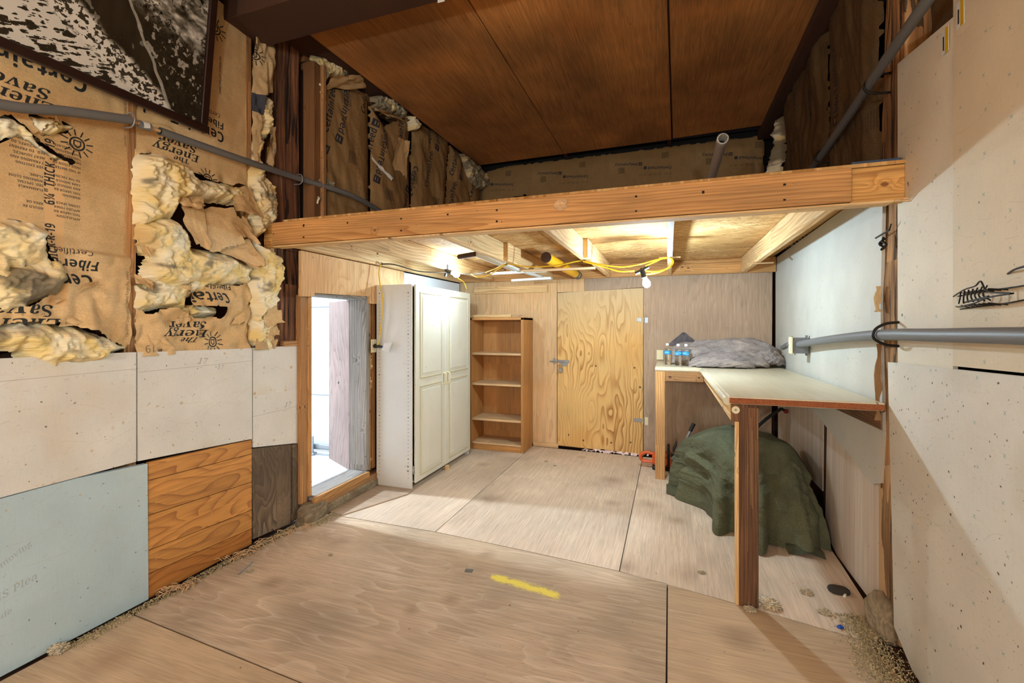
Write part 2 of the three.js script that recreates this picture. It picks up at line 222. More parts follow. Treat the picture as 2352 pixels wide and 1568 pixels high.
  M.osb = mat({ map: tex(1408, 1024, 3.4, 2.45, (u, v, o) => { mix3(o, [206, 164, 104], [168, 118, 62], 0.5 + 0.6 * fbm(u * 1.5, v * 3, 3)); }, (g) => {
    for (let i = 0; i < 26000; i++) { const x = rr(0, 3.4), y = rr(0, 2.45), l = rr(0.02, 0.085), w = rr(0.003, 0.012), a = rr(-0.5, 0.5) + (rnd() < 0.12 ? rr(-1, 1) : 0), k = fbm(x * 1.4, y * 3.4, 3) * 0.55 + rr(-0.28, 0.28); g.save(); g.translate(x, y); g.rotate(a); g.fillStyle = `rgba(${(206 + k * 110) | 0},${(160 + k * 120) | 0},${(98 + k * 120) | 0},.8)`; g.fillRect(0, 0, l, w); g.strokeStyle = 'rgba(90,54,22,.28)'; g.lineWidth = 0.0008; g.strokeRect(0, 0, l, w); g.restore(); }
    for (const [s, x, y] of [['PS 2  EXPOSURE 1', 2.2, 0.5], ['TRU-FLOOR', 2.95, 0.62]]) text(g, s, x, y, 0.05, 0, 'bold 40px sans-serif', 'rgba(60,44,30,.55)');
    for (let i = 0; i < 30; i++) { const x = rr(0.2, 2.2), y = rr(0.2, 2.3), r = rr(0.06, 0.22), q = g.createRadialGradient(x, y, 0, x, y, r); q.addColorStop(0, 'rgba(70,40,18,.4)'); q.addColorStop(1, 'rgba(70,40,18,0)'); g.fillStyle = q; g.fillRect(x - r, y - r, 2 * r, 2 * r); }
  }) });
  // painted boards
  const board3 = (c, off, extra, o2 = {}, n = 420) => mat({ roughness: 0.7, map: tex(1024, 1024, 1.24, 1.3, painted(c, { off, ...o2 }), (g) => { dirt(g, 1.24, 1.3, n * 1.3, '80,62,44', 0.0045); for (let i = 0; i < n; i++) stroke(g, rr(0, 1.24), rr(0, 1.3), rr(0.004, 0.02), rr(-1.2, 1.2), 0.0009, `rgba(150,116,76,${rr(0.2, 0.6).toFixed(2)})`); for (let i = 0; i < 46; i++) stroke(g, rr(0, 1.24), rr(0, 1.3), rr(0.03, 0.2), rr(-0.4, 0.8), 0.0015, 'rgba(176,150,112,.3)'); extra?.(g); }) });
  M.whiteBoard = board3([222, 217, 208], 2, (g) => { g.strokeStyle = 'rgba(110,100,88,.55)'; g.lineWidth = 0.0016; g.beginPath(); g.moveTo(0, 1.17); g.lineTo(1.24, 1.19); g.stroke(); text(g, '17', 0.3, 1.19, 0.05, -8, 'italic 40px serif', 'rgba(100,95,90,.5)'); text(g, '17', 0.42, 1.15, 0.035, -8, 'italic 40px serif', 'rgba(100,95,90,.5)'); for (let i = 0; i < 40; i++) speck(g, rr(0, 1.24), rr(0, 1.3), rr(0.004, 0.012), `rgba(172,124,72,${rr(0.15, 0.5).toFixed(2)})`); }, { stain: [206, 178, 138], st: 0.55 });
  M.blueBoard = board3([180, 199, 204], 6, (g) => { for (const [s, x, y, z, a] of [['removing', 0.42, 0.42, 0.03, 28], ['HS Plea', 0.42, 0.3, 0.04, 14], ['e  n  e', 0.2, 0.2, 0.035, 30], ['a side', 0.4, 0.22, 0.03, 12]]) text(g, s, x, y, z, a, 'italic 40px serif', 'rgba(130,128,122,.45)'); for (let i = 0; i < 24; i++) speck(g, rr(0, 1.24), rr(0, 1.3), rr(0.002, 0.007), `rgba(190,140,84,${rr(0.3, 0.7).toFixed(2)})`); }, { stain: [196, 190, 176], st: 0.5 }, 240);
  M.rightWhite = board3([198, 195, 186], 12, (g) => { for (let i = 0; i < 40; i++) speck(g, rr(0, 1.24), rr(0, 1.3), 0.0012 + 0.004 * rnd() ** 2, 'rgba(96,74,44,.7)'); }, { stain: [200, 196, 180], st: 0.3 }, 150);
  M.rightMarked = board3([221, 211, 192], 15, (g) => { xmarks(g, 1.24, 1.3, 10); for (const [x, y] of [[0.05, 0.2], [0.1, 0.75], [0.62, 0.2], [0.66, 0.8], [1.2, 0.4]]) bolt(g, x, y); }, { stain: [196, 186, 164], st: 0.3 }, 200);
  M.rightLow = board3([212, 207, 196], 19, (g) => { xmarks(g, 1.24, 1.3, 9); for (let i = 0; i < 240; i++) speck(g, rr(0, 1.24), rr(0, 1.3), 0.0012 + 0.0045 * rnd() ** 3, 'rgba(66,44,28,.85)'); }, { stain: [186, 178, 158], st: 0.6, f: 3 }, 420);
  M.palePanel = mat({ roughness: 0.6, map: tex(640, 512, 1.3, 1, (u, v, o) => { const s = noise(u * 16, 3) + 0.6 * noise(u * 47, v * 0.8) + 0.5 * fbm(u * 9, v * 0.7, 3); mix3(o, [200, 178, 160], [222, 208, 194], 0.5 + 0.5 * s); mul3(o, 1 + 0.05 * noise(u * 300, v * 6)); const b = fbm(u * 7 + 9, v * 1.5, 3); if (b > 0.35) mul3(o, 1 - (b - 0.35) * 1.6); }, (g) => dirt(g, 1.3, 1, 50, '50,34,26', 0.005)) });
  M.oak = mat({ roughness: 0.55, map: tex(768, 512, 0.66, 0.5, (u, v, o) => { const row = Math.floor(v / 0.105), h = v * 16 + 5.5 * fbm(v * 4.2 + row * 7, u * 1.7 + row * 3, 3), f = h - Math.floor(h); mix3(o, [204, 142, 72], [150, 92, 46], Math.pow(f, 4) * 0.85); mul3(o, (1 + 0.1 * noise(v * 400, u * 12)) * (1 + 0.1 * noise(row * 9.1, 4))); }, (g) => { dirt(g, 0.66, 0.5, 34, '226,196,150', 0.004); for (let i = 0; i < 26; i++) stroke(g, rr(0, 0.66), rr(0, 0.5), rr(0.01, 0.05), rr(0, 3), 0.001, 'rgba(220,190,150,.6)'); }) });
  M.darkPly = mat({ map: tex(384, 640, 0.42, 0.64, ply('v', { k1: 10, k2: 9, fx: 4, fy: 1.6, c1: [124, 104, 82], c2: [72, 58, 46], c3: [96, 78, 58], sharp: 1.2, amp: 1, blot: 0.3, off: 53 }), (g) => { dirt(g, 0.42, 0.64, 60, '206,180,130', 0.003); for (let i = 0; i < 20; i++) stroke(g, rr(0, 0.42), rr(0, 0.64), rr(0.01, 0.03), rr(0, 3), 0.001, 'rgba(206,180,130,.6)'); }) });
  // cabinet, shelves, bench, concrete, cloth, metal
  M.cabinet = mat({ roughness: 0.45, map: tex(768, 1024, 1.2, 1.8, painted([226, 222, 206], { blot: 0.03, grain: 0.006, st: 0.25, stain: [206, 196, 170], off: 61 }), (g) => dirt(g, 1.2, 1.8, 120, '70,54,38', 0.005)) });
  M.grimy = M.cabinet.clone(); M.grimy.color = new THREE.Color(0.78, 0.72, 0.58);
  M.melamine = mat({ roughness: 0.5, map: tex(512, 1024, 0.36, 1.78, painted([222, 222, 218], { blot: 0.03, grain: 0.005, st: 0.2, stain: [206, 190, 165], off: 67 }), (g) => dirt(g, 0.36, 1.78, 90, '90,70,50', 0.004)) });
  M.shelf = mat({ roughness: 0.6, map: tex(512, 512, 0.8, 0.8, lumber({ c1: [186, 132, 74], c2: [150, 98, 48], wm: 0.8, k1: 60, k2: 3, amp: 0.6, blot: 0.2, off: 71 }), (g) => dirt(g, 0.8, 0.8, 20, '220,200,160', 0.004)) });
  M.shelfTop = mat({ map: tex(384, 384, 0.8, 0.8, lumber({ c1: [214, 176, 132], c2: [180, 136, 90], wm: 0.8, k1: 50, k2: 3, amp: 0.6, blot: 0.15, off: 75 })) });
  M.counter = mat({ roughness: 0.32, map: tex(1024, 512, 2.2, 0.8, (u, v, o) => { mix3(o, [214, 204, 178], [206, 194, 166], 0.5 + 0.5 * noise(v * 60 + fbm(v * 4, u, 2), u * 2.5)); mul3(o, 1 + 0.04 * fbm(u * 3, v * 8, 3)); }, (g) => dirt(g, 2.2, 0.8, 60, '70,52,38', 0.005)) });
  M.chipboard = mat({ map: tex(512, 64, 0.8, 0.1, (u, v, o) => { mix3(o, [160, 92, 52], [124, 66, 34], 0.5 + 0.7 * noise(u * 300, v * 300)); }) });
  M.concrete = mat({ roughness: 0.95, map: tex(512, 256, 1, 0.5, (u, v, o) => { mix3(o, [158, 142, 116], [120, 102, 78], 0.5 + 0.8 * fbm(u * 14, v * 14, 4)); mul3(o, 1 + 0.14 * noise(u * 160, v * 160)); }) });
  M.concrete.bumpMap = bumpOf(512, 256, 1, 0.5, (u, v) => fbm(u * 40, v * 40, 4)); M.concrete.bumpScale = 0.01;
  const weave = bumpOf(512, 512, 0.4, 0.4, (u, v) => 0.5 * noise(u * 420, v * 90) + 0.5 * noise(u * 90, v * 420) + 0.5 * fbm(u * 30, v * 30, 3));
  M.green = mat({ roughness: 1, map: tex(512, 512, 0.5, 0.5, (u, v, o) => { mix3(o, [100, 100, 76], [76, 78, 56], 0.5 + 0.5 * noise(u * 380, v * 380)); mul3(o, 1 + 0.16 * fbm(u * 9, v * 9, 3)); }), bumpMap: weave, bumpScale: 0.004 });
  M.greyCloth = mat({ roughness: 1, map: tex(512, 512, 0.6, 0.6, (u, v, o) => { mix3(o, [186, 172, 164], [146, 136, 134], 0.5 + 0.9 * fbm(u * 6, v * 6, 4)); mul3(o, 1 + 0.08 * noise(u * 400, v * 400)); }), bumpMap: weave, bumpScale: 0.004 });
  M.grip = mat({ color: col(22, 22, 24), roughness: 0.55 }); M.blackMetal = mat({ color: col(34, 28, 24), roughness: 0.5, metalness: 0.6 }); M.steel = mat({ color: col(150, 150, 150), roughness: 0.45, metalness: 0.5 });
  M.greyPipe = mat({ color: col(112, 114, 117), roughness: 0.5 }); M.foam = mat({ color: col(104, 102, 100), roughness: 0.95 }); M.pvc = mat({ color: col(240, 234, 222), roughness: 0.4 }); M.ivory = mat({ color: col(226, 214, 176), roughness: 0.4 });
  M.whiteMetal = mat({ color: col(226, 226, 222), roughness: 0.5 }); M.black = mat({ color: col(14, 13, 12), roughness: 0.9 }); M.yellowCord = mat({ color: col(222, 176, 26), roughness: 0.4 }); M.blackCord = mat({ color: col(60, 46, 30), roughness: 0.5 }); M.yellowTube = mat({ color: col(238, 172, 22), roughness: 0.5 });
  M.orange = mat({ color: col(206, 88, 34), roughness: 0.4 }); M.red = mat({ color: col(140, 20, 20), roughness: 0.5 }); M.paper = mat({ color: col(220, 218, 214), roughness: 0.8 }); M.blue = mat({ color: col(20, 70, 170), roughness: 0.4 });
  M.darkWood = mat({ color: col(70, 42, 24), roughness: 0.9 }); M.whitePaint = mat({ color: col(232, 234, 236), roughness: 0.6 }); M.pinkFoam = mat({ color: col(236, 206, 204), roughness: 1 });
  M.fibre = mat({ roughness: 1, vertexColors: true, bumpMap: bumpOf(512, 512, 0.3, 0.3, (u, v) => 0.5 * noise(u * 60 + 8 * fbm(u * 9, v * 9, 2), v * 300) + 0.5 * fbm(u * 70, v * 70, 3)), bumpScale: 0.004 });
}
// kraft paper facings with their print; the print of the left wall stands on its head, as it was hung
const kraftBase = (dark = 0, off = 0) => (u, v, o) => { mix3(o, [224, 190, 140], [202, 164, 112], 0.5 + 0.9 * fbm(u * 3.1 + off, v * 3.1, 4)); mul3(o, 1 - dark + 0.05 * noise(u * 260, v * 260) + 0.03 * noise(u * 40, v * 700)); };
const SERIF = 'italic bold 40px serif', INK = '#25221f';
function sun(g, x, y, r, c = INK) { g.strokeStyle = c; g.lineWidth = r * 0.14; g.beginPath(); g.arc(x, y, r * 0.55, 0, 7); g.stroke(); g.lineWidth = r * 0.11; for (let i = 0; i < 12; i++) { const a = i * Math.PI / 6 + 0.2; g.beginPath(); g.moveTo(x + Math.cos(a) * r * 0.72, y + Math.sin(a) * r * 0.72); g.lineTo(x + Math.cos(a) * r * 1.25, y + Math.sin(a) * r * 1.25); g.stroke(); } g.beginPath(); g.moveTo(x - r * 0.26, y + r * 0.26); g.lineTo(x - r * 0.26, y - r * 0.1); g.lineTo(x, y - r * 0.34); g.lineTo(x + r * 0.26, y - r * 0.1); g.lineTo(x + r * 0.26, y + r * 0.26); g.closePath(); g.stroke(); }
const upside = (g, s, x, y, size, font, sx, c) => text(g, s, x, y, size, 180, font, c, sx);     // x, y: the right-hand end of the line
const energySaver = (g, x, y, k = 1) => { upside(g, 'The', x - 0.09 * k, y, 0.055 * k, SERIF, 1.1); upside(g, 'Energy', x, y + 0.06 * k, 0.085 * k, SERIF, 1.15); upside(g, 'Saver', x - 0.02 * k, y + 0.13 * k, 0.085 * k, SERIF, 1.15); };
const SMALL = ['APPLICATION:', 'THIS VAPOR BA', 'APPLIED TOWA', 'LIVING SPACE O', '', 'WARNING:', 'THIS VAPOR BA', 'AND SHOULD N', 'CARE SHOULD', 'TO THE FACING', '', 'IF THIS MATER', 'INSULATION OR', 'CHIMNEYS, FLU', 'THIS FACING SH', 'OVERHEATING', 'NOT INSULATE', 'DEVICES.'];
const SMALL2 = ['HOULD BE', 'AREA OR', '', '', 'FLAMMABLE', 'SED. SPECIAL', 'WORKING CLOSE', 'FLAME.', '', 'VER EXISTING', 'T FRAMING AND', 'HEAT SOURCES,', 'RED. TO PREVENT', 'HT FIXTURES, DO', 'HIN 3" OF SUCH'];
const block = (g, rows, x, y, size) => rows.forEach((s, i) => upside(g, s, x, y + i * size * 1.35, size, 'bold 40px sans-serif', 0.92, 'rgba(50,42,34,.9)'));
// ---------------------------------------------------------------- the room: floor
{
  const f = struct('floor');
  part('subfloor', span(-2.75, 1.35, -0.12, -0.024, -5.3, 2.4, 0.002), M.darkWood, f);
  const S = (poly, m, swap, ou, ov, y = 0) => part('plywood_sheet', slab(poly, -0.019, y, swap, ou, ov), m, f);
  S([[-2.44, -2.765], [-1.503, -2.762], [-0.85, -2.711], [-0.27, -2.66], [-0.008, -2.618], [-0.012, -1.34], [-1.37, -1.427], [-2.46, -1.5]], M.floorMain, false, 2.47, -1.33);
  S([[-2.4, -2.772], [-1.507, -2.768], [-1.504, -5.12], [-2.36, -5.12]], M.floorFar, false, 0.4, 0.3);
  S([[-1.5, -2.768], [-0.85, -2.717], [-0.268, -2.665], [-0.262, -5.08], [-1.499, -5.12]], M.floorFar, false, 1.5, 0.9);
  S([[-0.262, -2.664], [0.37, -2.535], [0.87, -2.42], [0.94, -2.6], [0.965, -3.2], [0.985, -5.08], [-0.256, -5.08]], M.floorFar, false, 2.3, 0.1);
  S([[-0.002, -2.61], [0.37, -2.528], [0.84, -2.42], [0.93, -1.9], [0.92, 0.4], [-0.006, 0.4]], M.floorNear, false, 0.3, 0.2);
  S([[-2.49, -1.492], [-1.37, -1.419], [-0.014, -1.332], [-0.014, 0.4], [-2.5, 0.4]], M.floorNear, false, 1.1, 0.8);
  S([[-2.5, 0.405], [0.93, 0.405], [0.93, 2.2], [-2.5, 2.2]], M.floorNear, false, 0.7, 0.4);
  // scrap of thin sheet lying by the doorway footing
  const pm = M.floorFar.clone(); pm.color = new THREE.Color(0.74, 0.68, 0.62);
  part('plywood_scrap', slab([[-2.41, -2.8], [-2.28, -2.775], [-2.05, -3.3], [-2.06, -3.42], [-2.41, -3.42]], 0.0015, 0.008, true, 0.2, 0.5), pm, f);
}
// ---------------------------------------------------------------- left wall
const ZL = [-0.93, -1.552, -2.226, -2.606];
{
  const w = struct('wall_left');
  part('sheathing', span(-2.78, -2.7, -0.05, 3.45, -2.5, 2.3, 0.002), M.darkWood, w);
  part('sheathing', span(-2.68, -2.6, 1.95, 3.45, -5.35, -2.5, 0.002), M.darkWood, w);
  const P = (name, poly, m, th, at = -2.55, ua = 0, va = 0) => part(name, board(poly, 'x', at, th, 1, ua, va, true), m, w);
  P('panel', [[-1.549, 0.722], [-1.549, 1.272], [0.1, 1.272], [0.1, 0.7]], M.whiteBoard, 0.02, -2.55, -0.42, 0.0);
  P('panel', [[-1.556, 0.722], [-2.222, 0.68], [-2.222, 1.262], [-1.556, 1.27]], M.whiteBoard, 0.02, -2.55, 1.24 - 1.56, 0);
  P('panel', [[-2.23, 0.622], [-2.6, 0.562], [-2.606, 1.262], [-2.23, 1.264]], M.whiteBoard, 0.019, -2.55, 0.3, 0.35);
  P('panel', [[-1.604, 0.0], [-1.6, 0.698], [-1.3, 0.716], [0.1, 0.692], [0.1, 0.0]], M.blueBoard, 0.023, -2.55, -0.61, 0);
  P('panel', [[0.105, 0], [0.105, 1.272], [2.2, 1.272], [2.2, 0]], M.whiteBoard, 0.02, -2.55, 0.2, 0.1);
  // narrow veneered boards
  for (const [y0, y1, y2, y3] of [[0.61, 0.7, 0.585, 0.674], [0.43, 0.606, 0.405, 0.581], [0.25, 0.426, 0.225, 0.401], [0.13, 0.246, 0.105, 0.221]]) P('veneer_board', [[-1.607, y0], [-1.607, y1], [-2.222, y3], [-2.222, y2]], M.oak, 0.017, -2.55, 1.72, y0 * 0.7);
  const lo = M.oak.clone(); lo.color = new THREE.Color(0.72, 0.62, 0.52);
  P('veneer_board', [[-1.607, 0.0], [-1.607, 0.126], [-2.222, 0.101], [-2.222, 0.004]], lo, 0.016, -2.55, 1.72, 0.3);
  P('dark_panel', [[-2.232, 0.03], [-2.225, 0.615], [-2.545, 0.566], [-2.54, 0.006], [-2.4, 0.02]], M.darkPly, 0.018, -2.55, 2.2, 0);
  P('dark_panel', [[-2.55, 0.02], [-2.55, 0.56], [-2.625, 0.555], [-2.625, 1.24], [-2.655, 1.24], [-2.655, 0.05]], M.darkPly, 0.012, -2.537, 2.7, 0.1);
  // studs
  for (const z of [-0.93, -1.551, -2.23]) part('stud', span(-2.7, -2.565, 0, 3.4, z - 0.019, z + 0.019), M.stud, w);
  part('stud', span(-2.6, -2.53, 1.28, 2.0, -2.398, -2.376), M.joist, w);
  for (const z of [-0.35, 0.25, 0.85, 1.45, 2.05]) part('stud', span(-2.7, -2.565, 0, 3.4, z - 0.019, z + 0.019), M.stud, w);
  part('blocking', span(-2.6, -2.52, 1.262, 1.3, -2.62, -2.47), M.stud, w);
  // stud and plates of the upper wall above the loft
  part('stud', span(-2.53, -2.43, 2.1, 3.33, -2.735, -2.655), M.oldStud, w);
  part('stud', span(-2.43, -2.4, 2.1, 3.33, -2.745, -2.715), M.stud, w);
  for (const [y, dx] of [[3.33, 0.03], [3.385, -0.03]]) { const g = plank(0.11, 0.042, 2.5); g.rotateY(Math.atan2(-0.3, 2.46) * -1 * -1); g.translate(-2.41 + dx, y, -3.92); part('top_plate', g, M.oldStud, w); }
}
// doorway in the left wall with its open door
{
  const d = struct('door_1');
  part('door_jamb', span(-2.62, -2.5, 0.12, 1.63, -2.665, -2.6), M.stud, d);
  part('door_jamb', span(-2.6, -2.49, 0.155, 1.63, -2.698, -2.666), M.beam, d);
  part('door_jamb', span(-2.63, -2.455, 0.16, 1.66, -3.33, -3.29), M.weathered, d);
  part('door_jamb', span(-2.62, -2.46, 0.15, 1.9, -3.36, -3.332), M.stud, d);
  part('door_jamb', span(-2.62, -2.47, 0.15, 1.9, -3.44, -3.395), M.stud, d);
  part('door_sill', span(-2.63, -2.452, 0.118, 0.158, -3.295, -2.69), M.weathered, d);
  part('door_sill', span(-2.452, -2.425, 0.108, 0.156, -3.3, -2.66), M.beam, d);
  part('sill_plate', span(-2.6, -2.43, 0.068, 0.112, -3.5, -2.635), M.stud, d);
  part('door_header', span(-2.62, -2.455, 1.63, 1.68, -3.3, -2.62), M.weathered, d);
  part('header_panel', board([[-2.535, 1.612], [-2.66, 1.62], [-2.665, 1.645], [-3.31, 1.66], [-3.31, 1.6], [-3.41, 1.6], [-3.41, 1.75], [-3.85, 1.75], [-3.85, 1.935], [-2.535, 1.935]], 'x', -2.455, 0.02, 1, -2.5, -1.58, true), M.headerPly, d);
  part('header_panel', span(-2.46, -2.44, 1.7, 1.93, -5.1, -3.855), M.whitePaint, d);
  const leaf = new THREE.Group(); leaf.position.set(-2.64, 0.145, -3.31); leaf.rotation.y = Math.PI - 0.51; leaf.name = 'door_leaf'; d.add(leaf);   // swung out, hinged at the far jamb
  part('leaf_panel', plank(0.48, 1.487, 0.016, 0.001, [0, 1, 1, 1, 0.3, 0.75]).translate(0.24, 0.743, 0), M.leafPly, leaf);
  part('leaf_batten', plank(0.02, 1.44, 0.03).translate(0.012, 0.728, 0.022), M.stud, leaf);
  // wall to the right of the doorway, behind the cabinet
  part('wall_board', span(-2.62, -2.5, 0.0, 1.93, -5.3, -3.44), M.darkWood, d);
}
// ---------------------------------------------------------------- back wall
{
  const w = struct('wall_back');
  part('sheathing', span(-2.75, 1.35, -0.05, 3.45, -5.42, -5.34, 0.002), M.darkWood, w);
  const P = (poly, m, th, at = -5.17, ua = 0, va = 0) => part('panel', board(poly, 'z', at, th, 1, ua, va), m, w);
  P([[-2.46, 0.03], [-1.22, 0.015], [-1.219, 1.99], [-2.46, 1.99]], M.backPly, 0.02, -5.17, 2.46, 0);
  P([[-1.214, 1.797], [-0.9, 1.8], [-0.9, 1.99], [-1.214, 1.99]], M.backPly, 0.02, -5.17, 1.4, -0.1);
  P([[-0.897, 1.8], [-0.258, 1.83], [-0.258, 1.99], [-0.897, 1.99]], M.greyPly, 0.02, -5.17, 1.1, 0);
  P([[-0.254, 0.03], [0.975, 0.02], [0.985, 1.99], [-0.254, 1.99]], M.greyPly, 0.02, -5.17, 0.3, 0);
  part('ledger_board', span(-2.25, -1.33, 1.8, 1.885, -5.15, -5.118), M.joist, w);
  part('base_strip', span(-1.5, -1.2, 0.0, 0.05, -5.15, -5.13), M.shelfTop, w);
  const d = struct('door_2');
  const leaf = part('door_leaf', board([[-1.211, 0.03], [-0.75, 0.02], [-0.7, 0.03], [-0.262, 0.0], [-0.258, 1.823], [-1.211, 1.79]], 'z', -5.17, 0.024, 1, 1.211, 0), M.doorPly, d);
  for (const [y, f] of [[1.475, 0], [0.38, 1]]) {
    part('hinge_leaf', plank(f ? 0.09 : 0.05, 0.04, 0.005, 0.001).translate(-0.3 - f * 0.012, y, -5.143), M.steel, d);
    part('hinge_plate', plank(0.036, f ? 0.085 : 0.06, 0.005, 0.001).translate(-0.225, y - 0.005, -5.147), f ? M.ivory : M.steel, d);
    part('hinge_pin', rod([-0.254, y - 0.03, -5.138], [-0.254, y + 0.03, -5.138], 0.006), M.steel, d);
  }
  part('hasp_plate', join(plank(0.13, 0.035, 0.008).translate(-1.14, 1.0, -5.14), plank(0.07, 0.05, 0.006).translate(-1.13, 0.972, -5.142), rod([-1.3, 1.0, -5.135], [-1.12, 1.0, -5.135], 0.008), plank(0.03, 0.07, 0.006).translate(-1.25, 1.0, -5.145)), M.steel, d);
}
{
  const t = thing('padlock', 'small silver padlock hanging from the door bolt', 'padlock', [-1.172, 0.9, -5.125]);
  part('lock_body', plank(0.046, 0.05, 0.022, 0.005), M.steel, t);
  part('shackle', tube([[-0.014, 0.022, 0], [-0.014, 0.06, 0], [0, 0.075, 0], [0.014, 0.06, 0], [0.014, 0.022, 0]], 0.0045), M.steel, t);
}
// ---------------------------------------------------------------- right wall
const rx = (z) => 0.945 + (z + 2.4) * -0.0236;                 // it flares a little outwards with depth
{
  const w = struct('wall_right');
  part('sheathing', span(1.3, 1.38, -0.05, 3.45, -5.35, 2.3, 0.002), M.darkWood, w);
  const far = (poly, m, th, off, ua, va) => { const g = board(poly.map(([z, y]) => [z, y]), 'x', 0, th, -1, ua, va, false), p = g.attributes.position; for (let i = 0; i < p.count; i++) p.setX(i, p.getX(i) + rx(p.getZ(i)) + off); g.computeVertexNormals(); return part('panel', g, m, w); };
  far([[-5.13, 0.87], [-4.5, 0.84], [-3.7, 0.79], [-3.0, 0.68], [-2.72, 0.62], [-2.6, 0.66], [-2.575, 0.9], [-2.6, 1.5], [-2.57, 2.08], [-5.13, 2.08]], M.rightWhite, 0.012, 0.012, 5.2, 0);
  far([[-5.13, 0.22], [-4.7, 0.25], [-3.62, 0.28], [-3.6, 0.88], [-5.13, 0.95]], M.palePanel, 0.004, 0.025, 5.2, 0);
  far([[-3.55, 0.04], [-3.3, -0.01], [-2.53, 0.02], [-2.53, 0.72], [-2.8, 0.8], [-3.5, 0.86]], M.palePanel, 0.004, 0.022, 3.6, 0);
  const tan = M.palePanel.clone(); tan.color = new THREE.Color(0.92, 0.7, 0.44);
  far([[-2.66, 0.1], [-2.5, 0.13], [-2.5, 0.78], [-2.66, 0.72]], tan, 0.004, 0.017, 3.1, 0.2);
  part('stud', span(1.0, 1.2, 0, 2.1, -3.62, -3.53), M.darkWood, w);
  part('backing_board', span(1.1, 1.12, 0, 2.1, -5.3, -2.6), M.darkWood, w);
  const near = (poly, m, at, ua, va) => part('panel', board(poly, 'x', at, 0.012, -1, ua, va, false), m, w);
  near([[-2.43, 1.2], [-2.022, 1.2], [-2.02, 2.49], [-2.432, 2.55]], M.rightMarked, 0.962, 2.44, -1.25);
  const tanned = M.rightMarked.clone(); tanned.color = new THREE.Color(0.96, 0.9, 0.8);
  near([[-2.016, 1.262], [-0.8, 1.29], [-0.8, 2.62], [-2.014, 2.55]], tanned, 0.959, 3.4, -1.1);
  near([[-0.795, 1.2], [0.4, 1.2], [0.4, 2.6], [-0.795, 2.62]], M.rightMarked, 0.957, 3.9, -1.2);
  near([[0.405, 0.05], [2.2, 0.05], [2.2, 2.6], [0.405, 2.6]], M.rightMarked, 0.957, 3.9, -1.2);
  near([[-2.5, 1.24], [-2.0, 1.252], [-1.3, 1.27], [0.4, 1.27], [0.4, -0.01], [-1.8, -0.02], [-2.28, 0.0], [-2.44, 0.08], [-2.46, 0.5]], M.rightLow, 0.952, 2.5, 0);
  part('base_plank', span(0.965, 0.985, -0.02, 0.1, -2.42, 1), M.darkWood, w);
  // label stickers left on the two upper panels
  for (const [z, y] of [[-2.06, 2.43], [-1.97, 2.47]]) { const g = span(0.9442, 0.9452, y - 0.045, y + 0.045, z - 0.022, z + 0.022, 0.0002), q = span(0.9435, 0.944, y - 0.045, y + 0.045, z + 0.002, z + 0.02, 0.0002), ink = span(0.943, 0.9436, y - 0.03, y + 0.02, z - 0.012, z - 0.005, 0.0002); part('sticker', g, M.paper, w); part('sticker', q, M.yellowCord, w); part('sticker', ink, M.black, w); }
}
// ---------------------------------------------------------------- ceiling, upper beam, wall behind the camera
{
  const c = struct('ceiling');
  part('roof_deck', span(-2.75, 1.35, 3.47, 3.53, -5.4, 2.4, 0.002), M.darkWood, c);
  const C = (poly, off) => { const g = slab(poly, 3.37, 3.382, false, off - poly[0][0] + 0.05, -2.25 - 3.37); part('plywood_sheet', g, M.ceilingPly, c); };
  C([[-2.295, -2.3], [-1.146, -2.3], [-1.13, -5.1], [-2.19, -5.12]], 0);
  C([[-1.137, -2.3], [-0.018, -2.3], [0.03, -5.07], [-1.122, -5.1]], 1.24);
  C([[-0.006, -2.3], [0.86, -2.3], [0.87, -5.0], [0.045, -5.05]], 0.3);
  for (const [a, b] of [[-2.4, -1.2], [-1.19, 0], [0.01, 0.95]]) C([[a, 2.2], [b, 2.2], [b, -2.0], [a, -2.0]], a);
  for (const x of [-1.13, 0.01]) part('rafter', span(x - 0.02, x + 0.02, 3.384, 3.47, -5.3, -2.3), M.darkWood, c);
  part('beam', span(-2.72, 1.3, 3.27, 3.46, -2.34, -2.05), M.darkWood, c);
  part('trim_strip', span(0.86, 1.1, 3.3, 3.46, -5.2, -2.4), M.darkWood, c); part('trim_strip', span(-2.7, -2.3, 3.4, 3.46, -5.3, -2.4), M.darkWood, c);
  const f = struct('wall_front');
  part('sheathing', span(-2.75, 1.38, -0.05, 3.5, 2.24, 2.32, 0.002), M.darkWood, f);
  for (const [a, b] of [[-2.5, -1.3], [-1.29, -0.1], [-0.09, 0.94]]) part('panel', board([[a, 0], [b, 0], [b, 3.35], [a, 3.35]], 'z', 2.22, 0.02, -1, a, 0), M.backPly, f);
}
